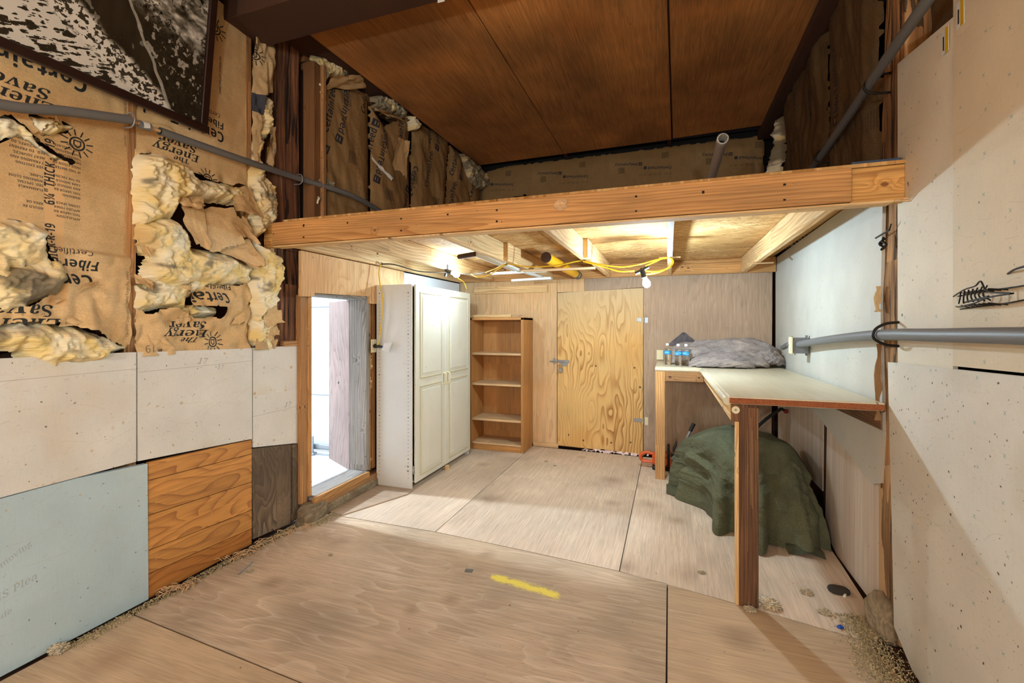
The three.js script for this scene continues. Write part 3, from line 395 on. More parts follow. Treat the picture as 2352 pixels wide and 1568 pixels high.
// ---------------------------------------------------------------- the bright room beyond the doorway
{
  const a = struct('wall_outer');
  part('wall_board', span(-7.2, -2.8, -0.05, 4.1, -4.28, -4.2), M.whitePaint, a);
  part('wall_board', span(-7.2, -2.8, -0.05, 4.1, -0.6, -0.52), M.whitePaint, a);
  part('wall_board', span(-7.28, -7.2, -0.05, 4.1, -4.28, -0.52), M.whitePaint, a);
  part('roof_board', span(-7.28, -2.62, 4.1, 4.18, -4.28, -0.52), M.whitePaint, a);
  part('floor_slab', span(-7.28, -2.7, -0.1, -0.03, -4.28, -0.52), M.whitePaint, a);
  part('wall_board', span(-2.8, -2.7, -0.05, 4.1, -4.3, -3.46), M.whitePaint, a);
  part('wall_board', span(-2.84, -2.79, -0.05, 4.1, -2.52, -0.52), M.whitePaint, a);
  part('wall_board', span(-2.8, -2.72, 1.7, 4.1, -3.5, -2.5), M.whitePaint, a);
  for (const y of [0.62, 1.62]) part('siding_joint', span(-7.2, -2.8, y, y + 0.008, -4.2, -4.192), M.greyPipe, a);
  const t = thing('guide_rail', 'long grey metal rail with upright bracket low on the white wall beyond the doorway', 'rail', [-4.2, 0.06, -4.12]);
  part('rail', join(plank(3, 0.05, 0.03), plank(3, 0.012, 0.06).translate(0, -0.03, 0.015)), M.steel, t);
  part('bracket', join(plank(0.05, 0.2, 0.02).translate(0.43, 0.02, 0.04), plank(0.1, 0.02, 0.06).translate(0.43, -0.07, 0.04)), M.steel, t);
  const l = thing('added_daylight_lamp', 'added box lamp standing in for daylight in the bright room beyond the doorway', 'lamp', [-5.9, 3.82, -3.0]);  // unseen lamp, added to stand in for the daylight there
  part('added_lamp_housing', plank(0.5, 0.1, 0.5, 0.01).translate(0, 0.06, 0), M.whiteMetal, l);
  part('added_lamp_panel', plank(0.42, 0.012, 0.42, 0.003).translate(0, 0.004, 0), mat({ color: new THREE.Color(0.9, 0.95, 1), emissive: new THREE.Color(...ANNEX_COLOR), emissiveIntensity: 6 }), l);
  const r = new THREE.SpotLight(new THREE.Color(...ANNEX_COLOR), ANNEX_DAYLIGHT, 0, 1.25, 0.6); r.name = 'annex_light'; r.position.set(-5.9, 3.7, -3.0); r.target.position.set(-3.4, 1.0, -3.0); r.castShadow = true; r.shadow.radius = 7; scene.add(r, r.target);
}
// ---------------------------------------------------------------- posts
function post(label, x0, x1, z0, z1, y0, y1, m, cutoff) {
  const g = new THREE.BoxGeometry(x1 - x0, y1 - y0, Math.abs(z1 - z0), 8, 90, 8); const p = g.attributes.position, uv = g.attributes.uv;
  for (let i = 0; i < p.count; i++) { const x = p.getX(i), y = p.getY(i), z = p.getZ(i), k = 0.012 * fbm(y * 1.4 + 3, x * 9 + z * 9, 3), q = 0.007 * ridge(x * 22 + z * 31, y * 2.2, 2); uv.setXY(i, y, x + z * 1.01 + 0.2); p.setXYZ(i, x * (1 + 0.04 * noise(y * 2, 1)) + k - q * Math.sign(x) + 0.006 * Math.sin(y * 1.3), y, z * (1 + 0.05 * noise(y * 1.7, 8)) - q * Math.sign(z) + k); }
  g.computeVertexNormals(); g.translate((x0 + x1) / 2, (y0 + y1) / 2, (z0 + z1) / 2); return solo('timber_post', g, m, label, 'post');
}
post('dark rough timber post rising beside the doorway, behind the left end of the loft beam', -2.7, -2.545, -2.635, -2.41, 0, 3.4, M.post);
{ const g = post('rough splintered timber post on the right wall where the loft beam ends', 0.963, 1.13, -2.64, -2.425, 0, 3.4, M.postPale); }
// ---------------------------------------------------------------- insulation
const FY = [[0.86, 0.65, 0.27], [0.93, 0.83, 0.6], [0.66, 0.46, 0.2], [0.16, 0.13, 0.09]];  // linear: yellow, cream, brownish, sooty
const fibreColour = (dirty = 0.3, off = 0) => (a, b) => {
  const t = 0.5 + 1.5 * fbm(a * 12 + off, b * 12, 4), d = sm(0.13, 0.42, fbm(a * 10 + 50 + off, b * 14, 4) + (dirty - 0.38)), o = [0, 0, 0]; mix3(o, FY[0], FY[1], clamp(t)); const br = clamp(fbm(a * 7 + off + 9, b * 7, 4) * 2.2 - 0.1); mix3(o, o.slice(), FY[2], br); mix3(o, o.slice(), FY[3], d * 0.85); return o;
};
const lumpy = (a, b, off) => { const w = 0.05 * fbm(a * 6 + off, b * 6, 2); return 0.03 * fbm(a * 8 + w * 20 + off, b * 9, 2) + 0.022 * Math.abs(noise(a * 19 + off, b * 17 + w * 30)) + 0.012 * Math.abs(noise(a * 44 + w * 60, b * 38 + off)) + 0.012 * fbm(a * 70 + off, b * 70, 2); };
// wool swelling out of a hole (poly in wall coordinates)
function wool(parent, poly, map, { rise = 0.05, base = -0.03, dirty = 0.3, off = 0, cell = 0.006, edge = 0.05, name = 'fiberglass' } = {}) {
  const A = poly.map((p) => p[0]), B = poly.map((p) => p[1]);
  return part(name, sheet({
    a0: Math.max(...A) + 0.02, a1: Math.min(...A) - 0.02, b0: Math.min(...B) - 0.02, b1: Math.max(...B) + 0.02, cell, map,
    keep: (a, b) => inside(poly, a, b) + 0.018 * fbm(a * 24 + off, b * 24, 3) + 0.012,
    lift: (a, b) => { const s = inside(poly, a, b), q = sm(-0.015, edge, s + 0.012 * noise(a * 30 + off, b * 30)); return base + (rise - base) * Math.sqrt(q) + (0.3 + q) * lumpy(a, b, off); }, colour: fibreColour(dirty, off),
  }), M.fibre, parent);
}
// paper flap between four corners: the first two stay on the wall, the far edge lifts and curls
function flap(parent, [p0, p1, p2, p3], map, m, lift = 0.05, curl = 0.6, off = 0, base = 0.012) {
  return part('paper_flap', sheet({ a0: 0, a1: 1, b0: 0, b1: 1, cell: 0.05,
    map: (s, t, l) => { const a = lerp(lerp(p0[0], p1[0], s), lerp(p3[0], p2[0], s), t) + 0.012 * noise(s * 5 + off, t * 5), b = lerp(lerp(p0[1], p1[1], s), lerp(p3[1], p2[1], s), t) + 0.012 * noise(s * 5 + off + 9, t * 5); return map(a, b, l); },
    lift: (s, t) => base + lift * Math.pow(t, 1.3) * (1 - curl * t * t * 0.6) + 0.018 * (noise(s * 3.2 + off, t * 2.2) + 0.5 * Math.abs(noise(s * 7, t * 7 + off))) * t, uv: (s, t) => [lerp(p0[0], p1[0], s) * -1 + off, lerp(p0[1], p3[1], t)],
  }), m, parent);
}
const creases = (a, b, off, k) => k * (0.9 * Math.abs(noise(a * 6 + b * 3 + off, b * 4 - a * 2)) + 0.5 * Math.abs(noise(a * 14 + off, b * 8 + 5)) + 0.25 * noise(a * 22, b * 22));
const XL = -2.575, mapL = (z, y, l) => [XL + l, y, z];
const flapKraft = mat({ roughness: 0.8, side: THREE.DoubleSide, map: tex(256, 256, 0.5, 0.5, kraftBase(0.0, 3)) });
const smallBlock = mat({ roughness: 0.8, map: tex(512, 512, 0.5, 0.5, kraftBase(0.02, 5), (g) => { block(g, SMALL.slice(0, 12), 0.45, 0.1, 0.016); }) });
function paper(parent, { z0, z1, y0, y1, m, holes = [], lift, off, cell = 0.009 }) {
  const bow = (a) => { const t = (a - z0) / (z1 - z0); return 0.018 * Math.sin(Math.PI * clamp(t)); };
  return part('paper_facing', sheet({ a0: z0, a1: z1, b0: y0, b1: y1, cell, map: mapL, uv: (a, b) => [z0 - a, b - y0],
    keep: (a, b) => { let h = -1; for (const q of holes) h = Math.max(h, inside(q, a, b)); return -(h + 0.014 * fbm(a * 26 + off, b * 26, 3)); },
    lift: (a, b) => { let h = -1; for (const q of holes) h = Math.max(h, inside(q, a, b)); return bow(a) + lift(a, b) + 0.018 * Math.exp(Math.min(0, h) / 0.03) * (0.6 + noise(a * 20 + off, b * 20)); },
  }), m, parent);
}
{ // bay A, the wide bay at the left edge of the picture
  const o = [-0.93, 1.25], q = ([z, y]) => [o[0] - z, y - o[1]], Wm = 0.62, Hm = 2.1;
  const m = mat({ roughness: 0.8, map: tex(1024, 2048, Wm, Hm, kraftBase(0, 1), (g) => {
    let [x, y] = q([[-1.364,2.556]][0]); upside(g, 'CertainTeed', x, y, 0.105, 'bold 40px sans-serif', 0.85);
    [x, y] = q([[-1.247,2.338]][0]); energySaver(g, x, y - 0.01, 0.8);
    [x, y] = q([[-1.323,2.236]][0]); sun(g, x, y, 0.05);
    g.fillStyle = 'rgba(222,176,120,.9)'; const [sx, sy] = q([[-1.206,1.494]][0]), [tx, ty] = q([[-1.272,2.143]][0]); g.fillRect(sx, sy, tx - sx, ty - sy);
    [x, y] = q([[-1.241,1.933]][0]); text(g, '6¼" THICK · R-19', x, y, 0.05, 90, 'bold 40px sans-serif', INK, 0.72);
    [x, y] = q([[-1.241,1.582]][0]); text(g, '6¼" THICK-R-19', x, y, 0.05, 90, 'bold 40px sans-serif', INK, 0.72);
    [x, y] = q([[-1.334,1.896]][0]); block(g, SMALL, x, y, 0.0145);
    [x, y] = q([[-1.202,1.915]][0]); block(g, SMALL2, x, y, 0.0145);
    [x, y] = q([[-1.372,1.754]][0]); upside(g, 'Certified The', x, y, 0.038, '40px sans-serif', 1); upside(g, 'Fiber Glass', x + 0.03, y - 0.05, 0.06, 'bold 40px sans-serif', 0.95); upside(g, 'CertainTeed', x + 0.01, y - 0.115, 0.085, 'bold 40px sans-serif', 0.9);
    [x, y] = q([[-1.252,1.404]][0]); energySaver(g, x, y - 0.02, 0.85);
    for (const [s, yy] of [['Certified Corporation, Valley Forge, Pa. 19482', 1.05], ['Certified Corporation, Valley Forge, Pa. 19482', 0.1]]) text(g, s, 0.6, yy, 0.016, 90, '40px sans-serif', 'rgba(40,32,24,.85)');
  }) });
  const t = thing('insulation_batt', 'wide paper faced batt left of the first stud, printed upside down, yellow wool bulging out', 'insulation', [0, 0, 0], 'insulation batts in the left wall');
  const h1 = [[-.992,1.814],[-1.123,1.838],[-1.2,1.804],[-1.209,1.702],[-1.26,1.628],[-1.241,1.565],[-1.144,1.488],[-.992,1.476]], h2 = [[-.992,1.397],[-1.144,1.415],[-1.275,1.41],[-1.381,1.369],[-1.513,1.296],[-1.517,1.205],[-.992,1.248]], h3 = [[-.992,2.201],[-1.104,2.264],[-1.158,2.228],[-1.193,2.186],[-1.244,2.164],[-1.299,2.144],[-1.244,2.133],[-1.179,2.162],[-1.13,2.195],[-.992,2.11]], h4 = [[-1.144,2.292],[-1.229,2.303],[-1.31,2.308],[-1.257,2.265],[-1.193,2.22],[-1.172,2.252]];
  paper(t, { z0: o[0], z1: -1.54, y0: 1.25, y1: 3.36, m, holes: [h1, h2, h3, h4], off: 1, lift: (a, b) => creases(a, b, 2, b < 1.75 ? 0.05 * sm(1.85, 1.6, b) + 0.006 : 0.006) });
  wool(t, [[-.992,1.831],[-1.137,1.855],[-1.212,1.816],[-1.218,1.703],[-1.269,1.633],[-1.252,1.558],[-1.152,1.488],[-1.09,1.485],[-.992,1.485]], mapL, { rise: 0.055, dirty: 0.12, off: 2 });
  wool(t, [[-.992,1.62],[-1.144,1.647],[-1.244,1.688],[-1.275,1.614],[-1.238,1.557],[-1.144,1.51],[-1.137,1.464],[-.992,1.485]], mapL, { rise: 0.085, base: 0.02, dirty: 0.62, off: 5 });
  wool(t, [[-.992,1.403],[-1.215,1.415],[-1.356,1.38],[-1.517,1.296],[-1.442,1.264],[-1.407,1.224],[-1.244,1.231],[-1.244,1.208],[-1.179,1.242],[-1.117,1.301],[-.992,1.315]], mapL, { rise: 0.07, dirty: 0.32, off: 8 });
  wool(t, h3, mapL, { rise: 0.0, dirty: 0.1, off: 11, edge: 0.02 }); wool(t, h4, mapL, { rise: 0.03, dirty: 0.2, off: 12, edge: 0.02 });
  flap(t, [[-1.299,2.301],[-1.174,2.207],[-1.172,2.241],[-1.229,2.303]], mapL, flapKraft, 0.05, 0.2, 1); flap(t, [[-1.291,1.576],[-1.433,1.651],[-1.381,1.604],[-1.229,1.505]], mapL, flapKraft, 0.03, 0.5, 2); flap(t, [[-1.158,1.483],[-1.09,1.507],[-1.117,1.445],[-1.193,1.456]], mapL, flapKraft, 0.05, 0.5, 3);
  flap(t, [[-1.275,1.527],[-1.339,1.52],[-1.398,1.421],[-1.26,1.41]], mapL, flapKraft, 0.04, 0.9, 4);
}
{ // bay B, between the two studs
  const o = [-1.562, 1.25], q = ([z, y]) => [o[0] - z, y - o[1]], Wm = 0.664, Hm = 2.1;
  const m = mat({ roughness: 0.8, map: tex(1024, 2048, Wm, Hm, kraftBase(0, 7), (g) => {
    let [x, y] = q([[-2.025,2.681]][0]); upside(g, 'Certified', x, y, 0.034, '40px sans-serif', 1); [x, y] = q([[-2.051,2.634]][0]); upside(g, 'Fiber Glass', x, y, 0.055, 'bold 40px sans-serif', 0.95); upside(g, 'CertainTeed', x, y - 0.06, 0.085, 'bold 40px sans-serif', 0.9);
    [x, y] = q([[-1.895,2.358]][0]); energySaver(g, x, y - 0.02, 0.7);
    [x, y] = q([[-1.937,2.263]][0]); sun(g, x, y, 0.05); [x, y] = q([[-1.994,3.179]][0]); sun(g, x, y, 0.055);
    [x, y] = q([[-2.059,1.652]][0]); upside(g, 'Fiber Glass Ins', x + 0.02, y, 0.04, 'bold 40px sans-serif', 0.95); upside(g, 'CertainTeed', x, y - 0.05, 0.085, 'bold 40px sans-serif', 0.9);
    [x, y] = q([[-1.937,1.359]][0]); energySaver(g, x, y - 0.02, 0.7); [x, y] = q([[-1.975,1.31]][0]); sun(g, x, y, 0.05);
    [x, y] = q([[-1.699,1.302]][0]); upside(g, 'R-19', x, y, 0.05, 'italic 40px sans-serif', 1, 'rgba(60,46,30,.6)');
    text(g, '19482 VALLEY FORGE PA', 0.47, 1.55, 0.02, 90, 'bold 40px sans-serif', 'rgba(40,32,24,.85)');
  }) });
  const t = thing('insulation_batt', 'torn batt between the two studs with yellow wool bursting through shredded paper', 'insulation', [0, 0, 0], 'insulation batts in the left wall');
  const h = [[-1.56,2.264],[-1.638,2.306],[-1.749,2.298],[-1.87,2.265],[-2.016,2.264],[-2.18,2.299],[-2.227,2.271],[-2.237,2.104],[-2.218,1.932],[-2.227,1.709],[-2.133,1.659],[-1.87,1.644],[-1.749,1.626],[-1.596,1.646],[-1.548,1.685],[-1.56,1.907]], h2 = [[-1.56,1.609],[-1.749,1.614],[-1.832,1.572],[-1.825,1.517],[-2.016,1.51],[-2.002,1.457],[-1.845,1.454],[-1.808,1.492],[-1.703,1.505],[-1.596,1.467],[-1.56,1.499]];
  paper(t, { z0: o[0], z1: -2.22, y0: 1.25, y1: 3.36, m, holes: [h, h2], off: 4, lift: (a, b) => creases(a, b, 6, b < 1.72 ? 0.06 * sm(1.8, 1.55, b) + 0.008 : 0.007) });
  wool(t, [[-1.552,2.275],[-1.638,2.31],[-1.749,2.312],[-1.845,2.272],[-1.921,2.248],[-2.118,2.281],[-2.227,2.248],[-2.18,2.174],[-2.016,2.154],[-1.845,2.126],[-1.76,2.068],[-1.737,1.991],[-1.617,1.919],[-1.552,1.916]], mapL, { rise: 0.065, dirty: 0.14, off: 15 });
  wool(t, [[-1.572,1.932],[-1.737,1.991],[-1.82,1.937],[-1.845,1.831],[-1.921,1.843],[-2.088,1.829],[-2.218,1.792],[-2.218,1.68],[-2.118,1.657],[-1.87,1.644],[-1.749,1.609],[-1.628,1.615],[-1.576,1.644],[-1.628,1.763],[-1.556,1.818]], mapL, { rise: 0.075, dirty: 0.16, off: 18 });
  wool(t, [[-1.638,1.65],[-1.845,1.671],[-2.002,1.674],[-1.845,1.585],[-1.749,1.543],[-1.617,1.585]], mapL, { rise: 0.06, base: 0.0, dirty: 0.6, off: 21 });
  wool(t, h2, mapL, { rise: 0.045, dirty: 0.2, off: 24 });
  flap(t, [[-1.76,2.063],[-1.883,2.074],[-1.908,1.841],[-1.808,1.862]], mapL, flapKraft, 0.03, 0.3, 5, 0.06); flap(t, [[-1.883,2.074],[-2.088,2.138],[-2.133,1.917],[-1.908,1.828]], mapL, smallBlock, 0.03, 0.2, 1.4, 0.05);
  flap(t, [[-2.074,2.254],[-2.211,2.289],[-2.244,2.106],[-2.059,2.104]], mapL, flapKraft, 0.06, 0.3, 7, 0.05); flap(t, [[-2.059,2.064],[-2.18,2.091],[-2.227,1.934],[-2.088,1.963]], mapL, flapKraft, 0.05, 0.5, 8, 0.05);
  flap(t, [[-1.948,1.86],[-2.18,1.967],[-2.227,1.821],[-2.205,1.757]], mapL, flapKraft, 0.07, 0.2, 9, 0.06); flap(t, [[-1.749,2.125],[-1.883,2.149],[-1.845,2.07],[-1.726,2.036]], mapL, flapKraft, 0.07, 0.1, 10, 0.06);
  flap(t, [[-1.568,1.876],[-1.642,1.901],[-1.628,1.797],[-1.572,1.754]], mapL, flapKraft, 0.04, 0.4, 11, 0.03); flap(t, [[-1.556,1.642],[-1.628,1.667],[-1.607,1.584],[-1.56,1.609]], mapL, flapKraft, 0.06, 0.2, 12, 0.03);
  flap(t, [[-1.82,1.51],[-1.857,1.524],[-1.796,1.424],[-1.726,1.412]], mapL, flapKraft, 0.05, 0.2, 13, 0.02); flap(t, [[-1.607,1.366],[-1.649,1.377],[-1.749,1.269],[-1.628,1.287]], mapL, flapKraft, 0.03, 0.6, 14, 0.02); flap(t, [[-2.133,1.659],[-2.211,1.624],[-2.186,1.428],[-2.088,1.413]], mapL, flapKraft, 0.03, 0.5, 15, 0.02);
}
{ // bay C, the narrow bay against the dark post
  const t = thing('insulation_batt', 'narrow ragged batt squeezed between stud and dark post, grey wool spilling out', 'insulation', [0, 0, 0], 'insulation batts in the left wall');
  const m = mat({ roughness: 0.85, map: tex(256, 1024, 0.26, 2.1, kraftBase(0.12, 9), (g) => { let [z, y] = [[-2.25,3.165]][0]; sun(g, -2.235 - z, y - 1.25, 0.05); [z, y] = [[-2.237,2.837]][0]; g.fillStyle = 'rgba(34,38,58,.85)'; g.fillRect(0.0, y - 1.25 - 0.04, 0.12, 0.12); for (const yy of [0.62, 0.7]) text(g, 'insula', 0.02, yy, 0.06, 60, 'bold 40px sans-serif', 'rgba(40,60,110,.8)'); g.fillStyle = 'rgba(50,84,140,.7)'; for (const xx of [0.15, 0.165, 0.18]) g.fillRect(xx, 1.0, 0.006, 0.35); [z, y] = [[-2.283,1.414]][0]; upside(g, 'Teed', 0.2, y - 1.25, 0.08); }) });
  const hC = [[-2.297,2.916],[-2.387,2.98],[-2.453,2.906],[-2.373,2.723],[-2.31,2.582],[-2.331,2.474],[-2.453,2.394],[-2.453,1.31],[-2.237,1.315],[-2.218,2.268],[-2.277,2.598],[-2.31,2.755]];
  paper(t, { z0: -2.238, z1: -2.4, y0: 1.25, y1: 3.36, m, holes: [hC], off: 9, cell: 0.006, lift: (a, b) => 0.02 + creases(a * 2, b, 12, 0.04) });
  wool(t, [[-2.297,2.916],[-2.362,2.968],[-2.423,2.938],[-2.409,2.767],[-2.453,2.665],[-2.373,2.723],[-2.31,2.568],[-2.317,2.44],[-2.423,2.355],[-2.453,2.213],[-2.409,2.084],[-2.31,1.991],[-2.231,1.976],[-2.218,2.296],[-2.25,2.588],[-2.304,2.695]], mapL, { rise: 0.05, dirty: 0.5, off: 31 });
  wool(t, [[-2.244,1.97],[-2.31,1.933],[-2.438,1.88],[-2.453,1.731],[-2.409,1.578],[-2.387,1.518],[-2.31,1.487],[-2.277,1.414],[-2.237,1.428],[-2.205,1.679]], mapL, { rise: 0.1, dirty: 0.3, off: 34 });
  wool(t, [[-2.221,1.442],[-2.31,1.487],[-2.409,1.445],[-2.423,1.34],[-2.387,1.252],[-2.373,1.2],[-2.324,1.209],[-2.31,1.285],[-2.26,1.272],[-2.221,1.293]], mapL, { rise: 0.06, dirty: 0.5, off: 37 });
  flap(t, [[-2.31,1.53],[-2.409,1.549],[-2.431,1.43],[-2.277,1.386]], mapL, flapKraft, 0.04, 0.5, 21, 0.06); flap(t, [[-2.277,1.414],[-2.398,1.43],[-2.409,1.355],[-2.31,1.313]], mapL, flapKraft, 0.03, 0.7, 22, 0.06); flap(t, [[-2.237,1.71],[-2.277,1.714],[-2.26,1.627],[-2.218,1.652]], mapL, M.paper, 0.03, 0.5, 23, 0.07);
  wool(t, [[-2.297,3.49],[-2.398,3.569],[-2.49,3.563],[-2.509,3.529],[-2.453,3.515],[-2.387,3.503],[-2.31,3.419]], mapL, { rise: 0.1, dirty: 0.55, off: 41, edge: 0.02 }); wool(t, [[-2.142,3.449],[-2.211,3.507],[-2.218,3.433],[-2.18,3.397],[-2.149,3.404]], mapL, { rise: 0.06, dirty: 0.4, off: 44, edge: 0.02 });
}
// facing beyond the picture's left edge
{ const t = thing('insulation_batt', 'plain paper faced batt behind the camera on the left wall', 'insulation'); part('paper_facing', span(-2.6, -2.57, 1.27, 3.37, 2.2, -0.91), flapKraft, t); }
// batts above the loft
const LOGO = 'rgba(30,40,62,.95)';
const logo = (g, x, y, k, deg) => { text(g, 'CertainTeed', x, y, k, deg, 'bold 40px sans-serif', LOGO, 1.0); g.save(); g.translate(x, y); g.rotate(deg * Math.PI / 180); g.fillStyle = LOGO; g.fillRect(k * 6.1, -0.1 * k, k * 0.85, k * 0.85); g.fillStyle = 'rgba(170,130,86,.9)'; g.fillRect(k * 6.3, 0.35 * k, k * 0.45, k * 0.12); g.fillRect(k * 6.3, 0.05 * k, k * 0.45, k * 0.12); g.restore(); };
const bars = (g, x, y, k) => { g.fillStyle = 'rgba(60,52,44,.6)'; for (let i = 0; i < 6; i++) g.fillRect(x + i * k / 6, y, k / 10, k); };
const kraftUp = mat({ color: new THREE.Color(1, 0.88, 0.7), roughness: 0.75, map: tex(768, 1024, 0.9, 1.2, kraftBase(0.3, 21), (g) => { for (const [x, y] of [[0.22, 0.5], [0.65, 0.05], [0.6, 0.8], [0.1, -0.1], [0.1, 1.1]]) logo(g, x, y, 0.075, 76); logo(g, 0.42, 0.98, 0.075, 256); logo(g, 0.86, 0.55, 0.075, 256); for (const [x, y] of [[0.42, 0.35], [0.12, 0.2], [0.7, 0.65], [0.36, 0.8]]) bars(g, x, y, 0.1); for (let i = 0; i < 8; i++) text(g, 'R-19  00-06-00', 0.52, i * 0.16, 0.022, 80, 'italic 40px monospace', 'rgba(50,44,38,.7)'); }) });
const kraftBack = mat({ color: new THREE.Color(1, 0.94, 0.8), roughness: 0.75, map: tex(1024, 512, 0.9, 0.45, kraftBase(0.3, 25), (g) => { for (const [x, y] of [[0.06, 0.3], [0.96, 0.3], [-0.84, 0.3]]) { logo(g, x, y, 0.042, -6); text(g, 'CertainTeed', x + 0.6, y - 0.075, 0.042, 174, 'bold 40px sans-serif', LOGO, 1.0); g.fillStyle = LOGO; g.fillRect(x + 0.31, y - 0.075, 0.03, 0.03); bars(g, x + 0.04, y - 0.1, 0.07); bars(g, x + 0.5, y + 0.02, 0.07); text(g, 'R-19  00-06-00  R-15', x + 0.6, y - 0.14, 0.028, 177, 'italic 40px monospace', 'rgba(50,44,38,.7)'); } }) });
const kraftRightShade = mat({ color: new THREE.Color(1, 0.84, 0.6), roughness: 0.75, map: tex(512, 1024, 0.8, 1.6, kraftBase(0.58, 29), (g) => { for (const [x, y] of [[0.15, 0.7], [0.5, 1.35], [0.62, 0.5], [0.3, 1.6]]) logo(g, x, y, 0.07, 264); for (const [x, y] of [[0.3, 0.3], [0.6, 0.9], [0.1, 1.1]]) bars(g, x, y, 0.1); }) });  // darkened tone puts the weak grazing light on this wall into the paper
const mapU = (s, y, l) => [-2.5 + s * 0.1211 + l * 0.9926, y, -2.69 - s * 0.9926 + l * 0.1211], mapR = (z, y, l) => [0.995 - l, y, z], mapB = (x, y, l) => [x, y, -5.24 + l];
function kraftPanel(parent, poly, map, m, off, k = 0.03, cell = 0.012, tilt = 0) {
  const A = poly.map((p) => p[0]), B = poly.map((p) => p[1]), a0 = Math.min(...A), a1 = Math.max(...A), flip = map === mapR;
  return part('paper_facing', sheet({ a0: flip ? a1 : a0, a1: flip ? a0 : a1, b0: Math.min(...B), b1: Math.max(...B), cell, map, keep: (a, b) => inside(poly, a, b) + 0.006 * noise(a * 30, b * 30), uv: (a, b) => [(flip ? -a : a) + off, b + off * 0.4],
    lift: (a, b) => { const e = clamp(inside(poly, a, b) / 0.12); return 0.045 * Math.sqrt(e) + creases(a * 0.8 + b * tilt * 0.2, b * 0.5, off, k * 0.4) * (0.3 + e) + 0.004 * Math.abs(noise(a * 24 + b * 7, b * 5 - a * 3)) + 0.0025 * noise(a * 60 + b * 22, b * 14 - a * 9); } }), m, parent);
}
{
  const names = ['first batt above the loft from the dark post, its corner peeled down', 'second batt above the loft from the dark post, torn open with a hanging strip', 'third batt above the loft from the dark post, bulging under the ceiling', 'narrow fourth batt above the loft next to the far corner'];
  const polys = [[[.008,3.186],[.111,3.219],[.576,3.384],[.587,2.106],[.008,2.012]], [[.587,3.296],[.78,3.186],[1.118,3.437],[1.131,2.195],[.592,2.107]], [[1.138,3.412],[1.798,3.456],[1.667,2.283],[1.144,2.197]], [[1.798,3.399],[2.101,3.358],[2.459,3.158],[2.459,2.412],[1.667,2.283]]];
  const G = 'batts on the wall left of the loft'; let k = 0; const ts = [];
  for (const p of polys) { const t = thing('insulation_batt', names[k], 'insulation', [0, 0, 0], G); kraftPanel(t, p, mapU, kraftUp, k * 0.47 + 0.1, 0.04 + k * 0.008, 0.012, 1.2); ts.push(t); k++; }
  wool(ts[0], [[0,3.391],[.131,3.428],[.326,3.46],[.576,3.476],[.597,3.449],[.326,3.356],[.152,3.312],[.103,3.199],[.063,3.033],[0,2.967]], mapU, { rise: 0.05, dirty: 0.75, off: 51, edge: 0.03 });
  wool(ts[0], [[.008,2.51],[.131,2.524],[.177,2.483],[.031,2.404],[.016,2.303],[0,2.299]], mapU, { rise: 0.06, dirty: 0.75, off: 53, edge: 0.02 });
  wool(ts[1], [[.587,3.34],[.725,3.425],[.925,3.424],[1.048,3.407],[.986,3.329],[.78,3.295],[.618,3.272]], mapU, { rise: 0.09, dirty: 0.7, off: 55, edge: 0.02 }); wool(ts[1], [[1.048,3.375],[1.157,3.378],[1.177,3.293],[1.079,3.263]], mapU, { rise: 0.1, dirty: 0.5, off: 56, edge: 0.02 });
  flap(ts[1], [[.607,3.267],[.714,3.267],[.925,3.264],[.618,3.227]], mapU, flapKraft, 0.1, 0.1, 31, 0.05); flap(ts[1], [[.808,2.768],[1.048,2.778],[1.016,3.116],[.866,3.102]], mapU, flapKraft, 0.06, 0.4, 32, 0.05); flap(ts[0], [[.103,3.199],[.576,3.41],[.372,3.395],[.131,3.295]], mapU, flapKraft, 0.1, 0.3, 33, 0.04);
  flap(ts[1], [[.571,2.852],[.597,2.808],[.803,2.696],[.78,2.713]], mapU, M.paper, 0.05, 0.2, 34, 0.05);
  wool(ts[3], [[1.99,3.345],[2.177,3.322],[2.534,3.288],[2.589,3.141],[2.275,3.003],[2.101,3.107]], mapU, { rise: 0.1, dirty: 0.85, off: 58, edge: 0.03 });
  const b = thing('insulation_batt', 'long horizontal batt printed with blue lettering across the wall behind the loft', 'insulation');
  const bp = [[-2.25, 2.1], [-2.25, 3.3], [-1.9, 3.36], [0.93, 3.36], [0.93, 2.1], [-1.45, 2.1], [-1.5, 2.86], [-1.62, 2.98], [-1.85, 2.95], [-2.0, 2.75], [-2.05, 2.1]];
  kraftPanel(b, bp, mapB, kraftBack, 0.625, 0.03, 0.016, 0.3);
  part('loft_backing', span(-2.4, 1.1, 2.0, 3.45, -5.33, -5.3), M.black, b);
  const R1 = thing('insulation_batt', 'shade tinted paper batt on the right wall above the loft, beside the splintered post', 'insulation', [0, 0, 0], 'batts on the wall right of the loft'), R2 = thing('insulation_batt', 'shade tinted paper batt on the right wall above the loft, near the far corner', 'insulation', [0, 0, 0], 'batts on the wall right of the loft');
  kraftPanel(R1, [[-2.68, 2.08], [-2.68, 3.4], [-3.4, 3.4], [-3.4, 2.08]], mapR, kraftRightShade, 0.3, 0.03, 0.014, 0.1); kraftPanel(R2, [[-3.42, 2.08], [-3.42, 3.4], [-4.55, 3.4], [-4.5, 2.9], [-4.7, 2.5], [-4.6, 2.08]], mapR, kraftRightShade, 0.9, 0.05, 0.014, 0.2);
  wool(R2, [[-4.52, 3.24], [-4.62, 3.26], [-4.66, 3.02], [-4.78, 2.8], [-4.98, 2.6], [-4.96, 2.42], [-4.8, 2.4], [-4.72, 2.55], [-4.6, 2.7], [-4.58, 2.95]], (z, y, l) => [0.97 - l, y, z], { rise: 0.11, dirty: 0.72, off: 61, cell: 0.008, edge: 0.09 });
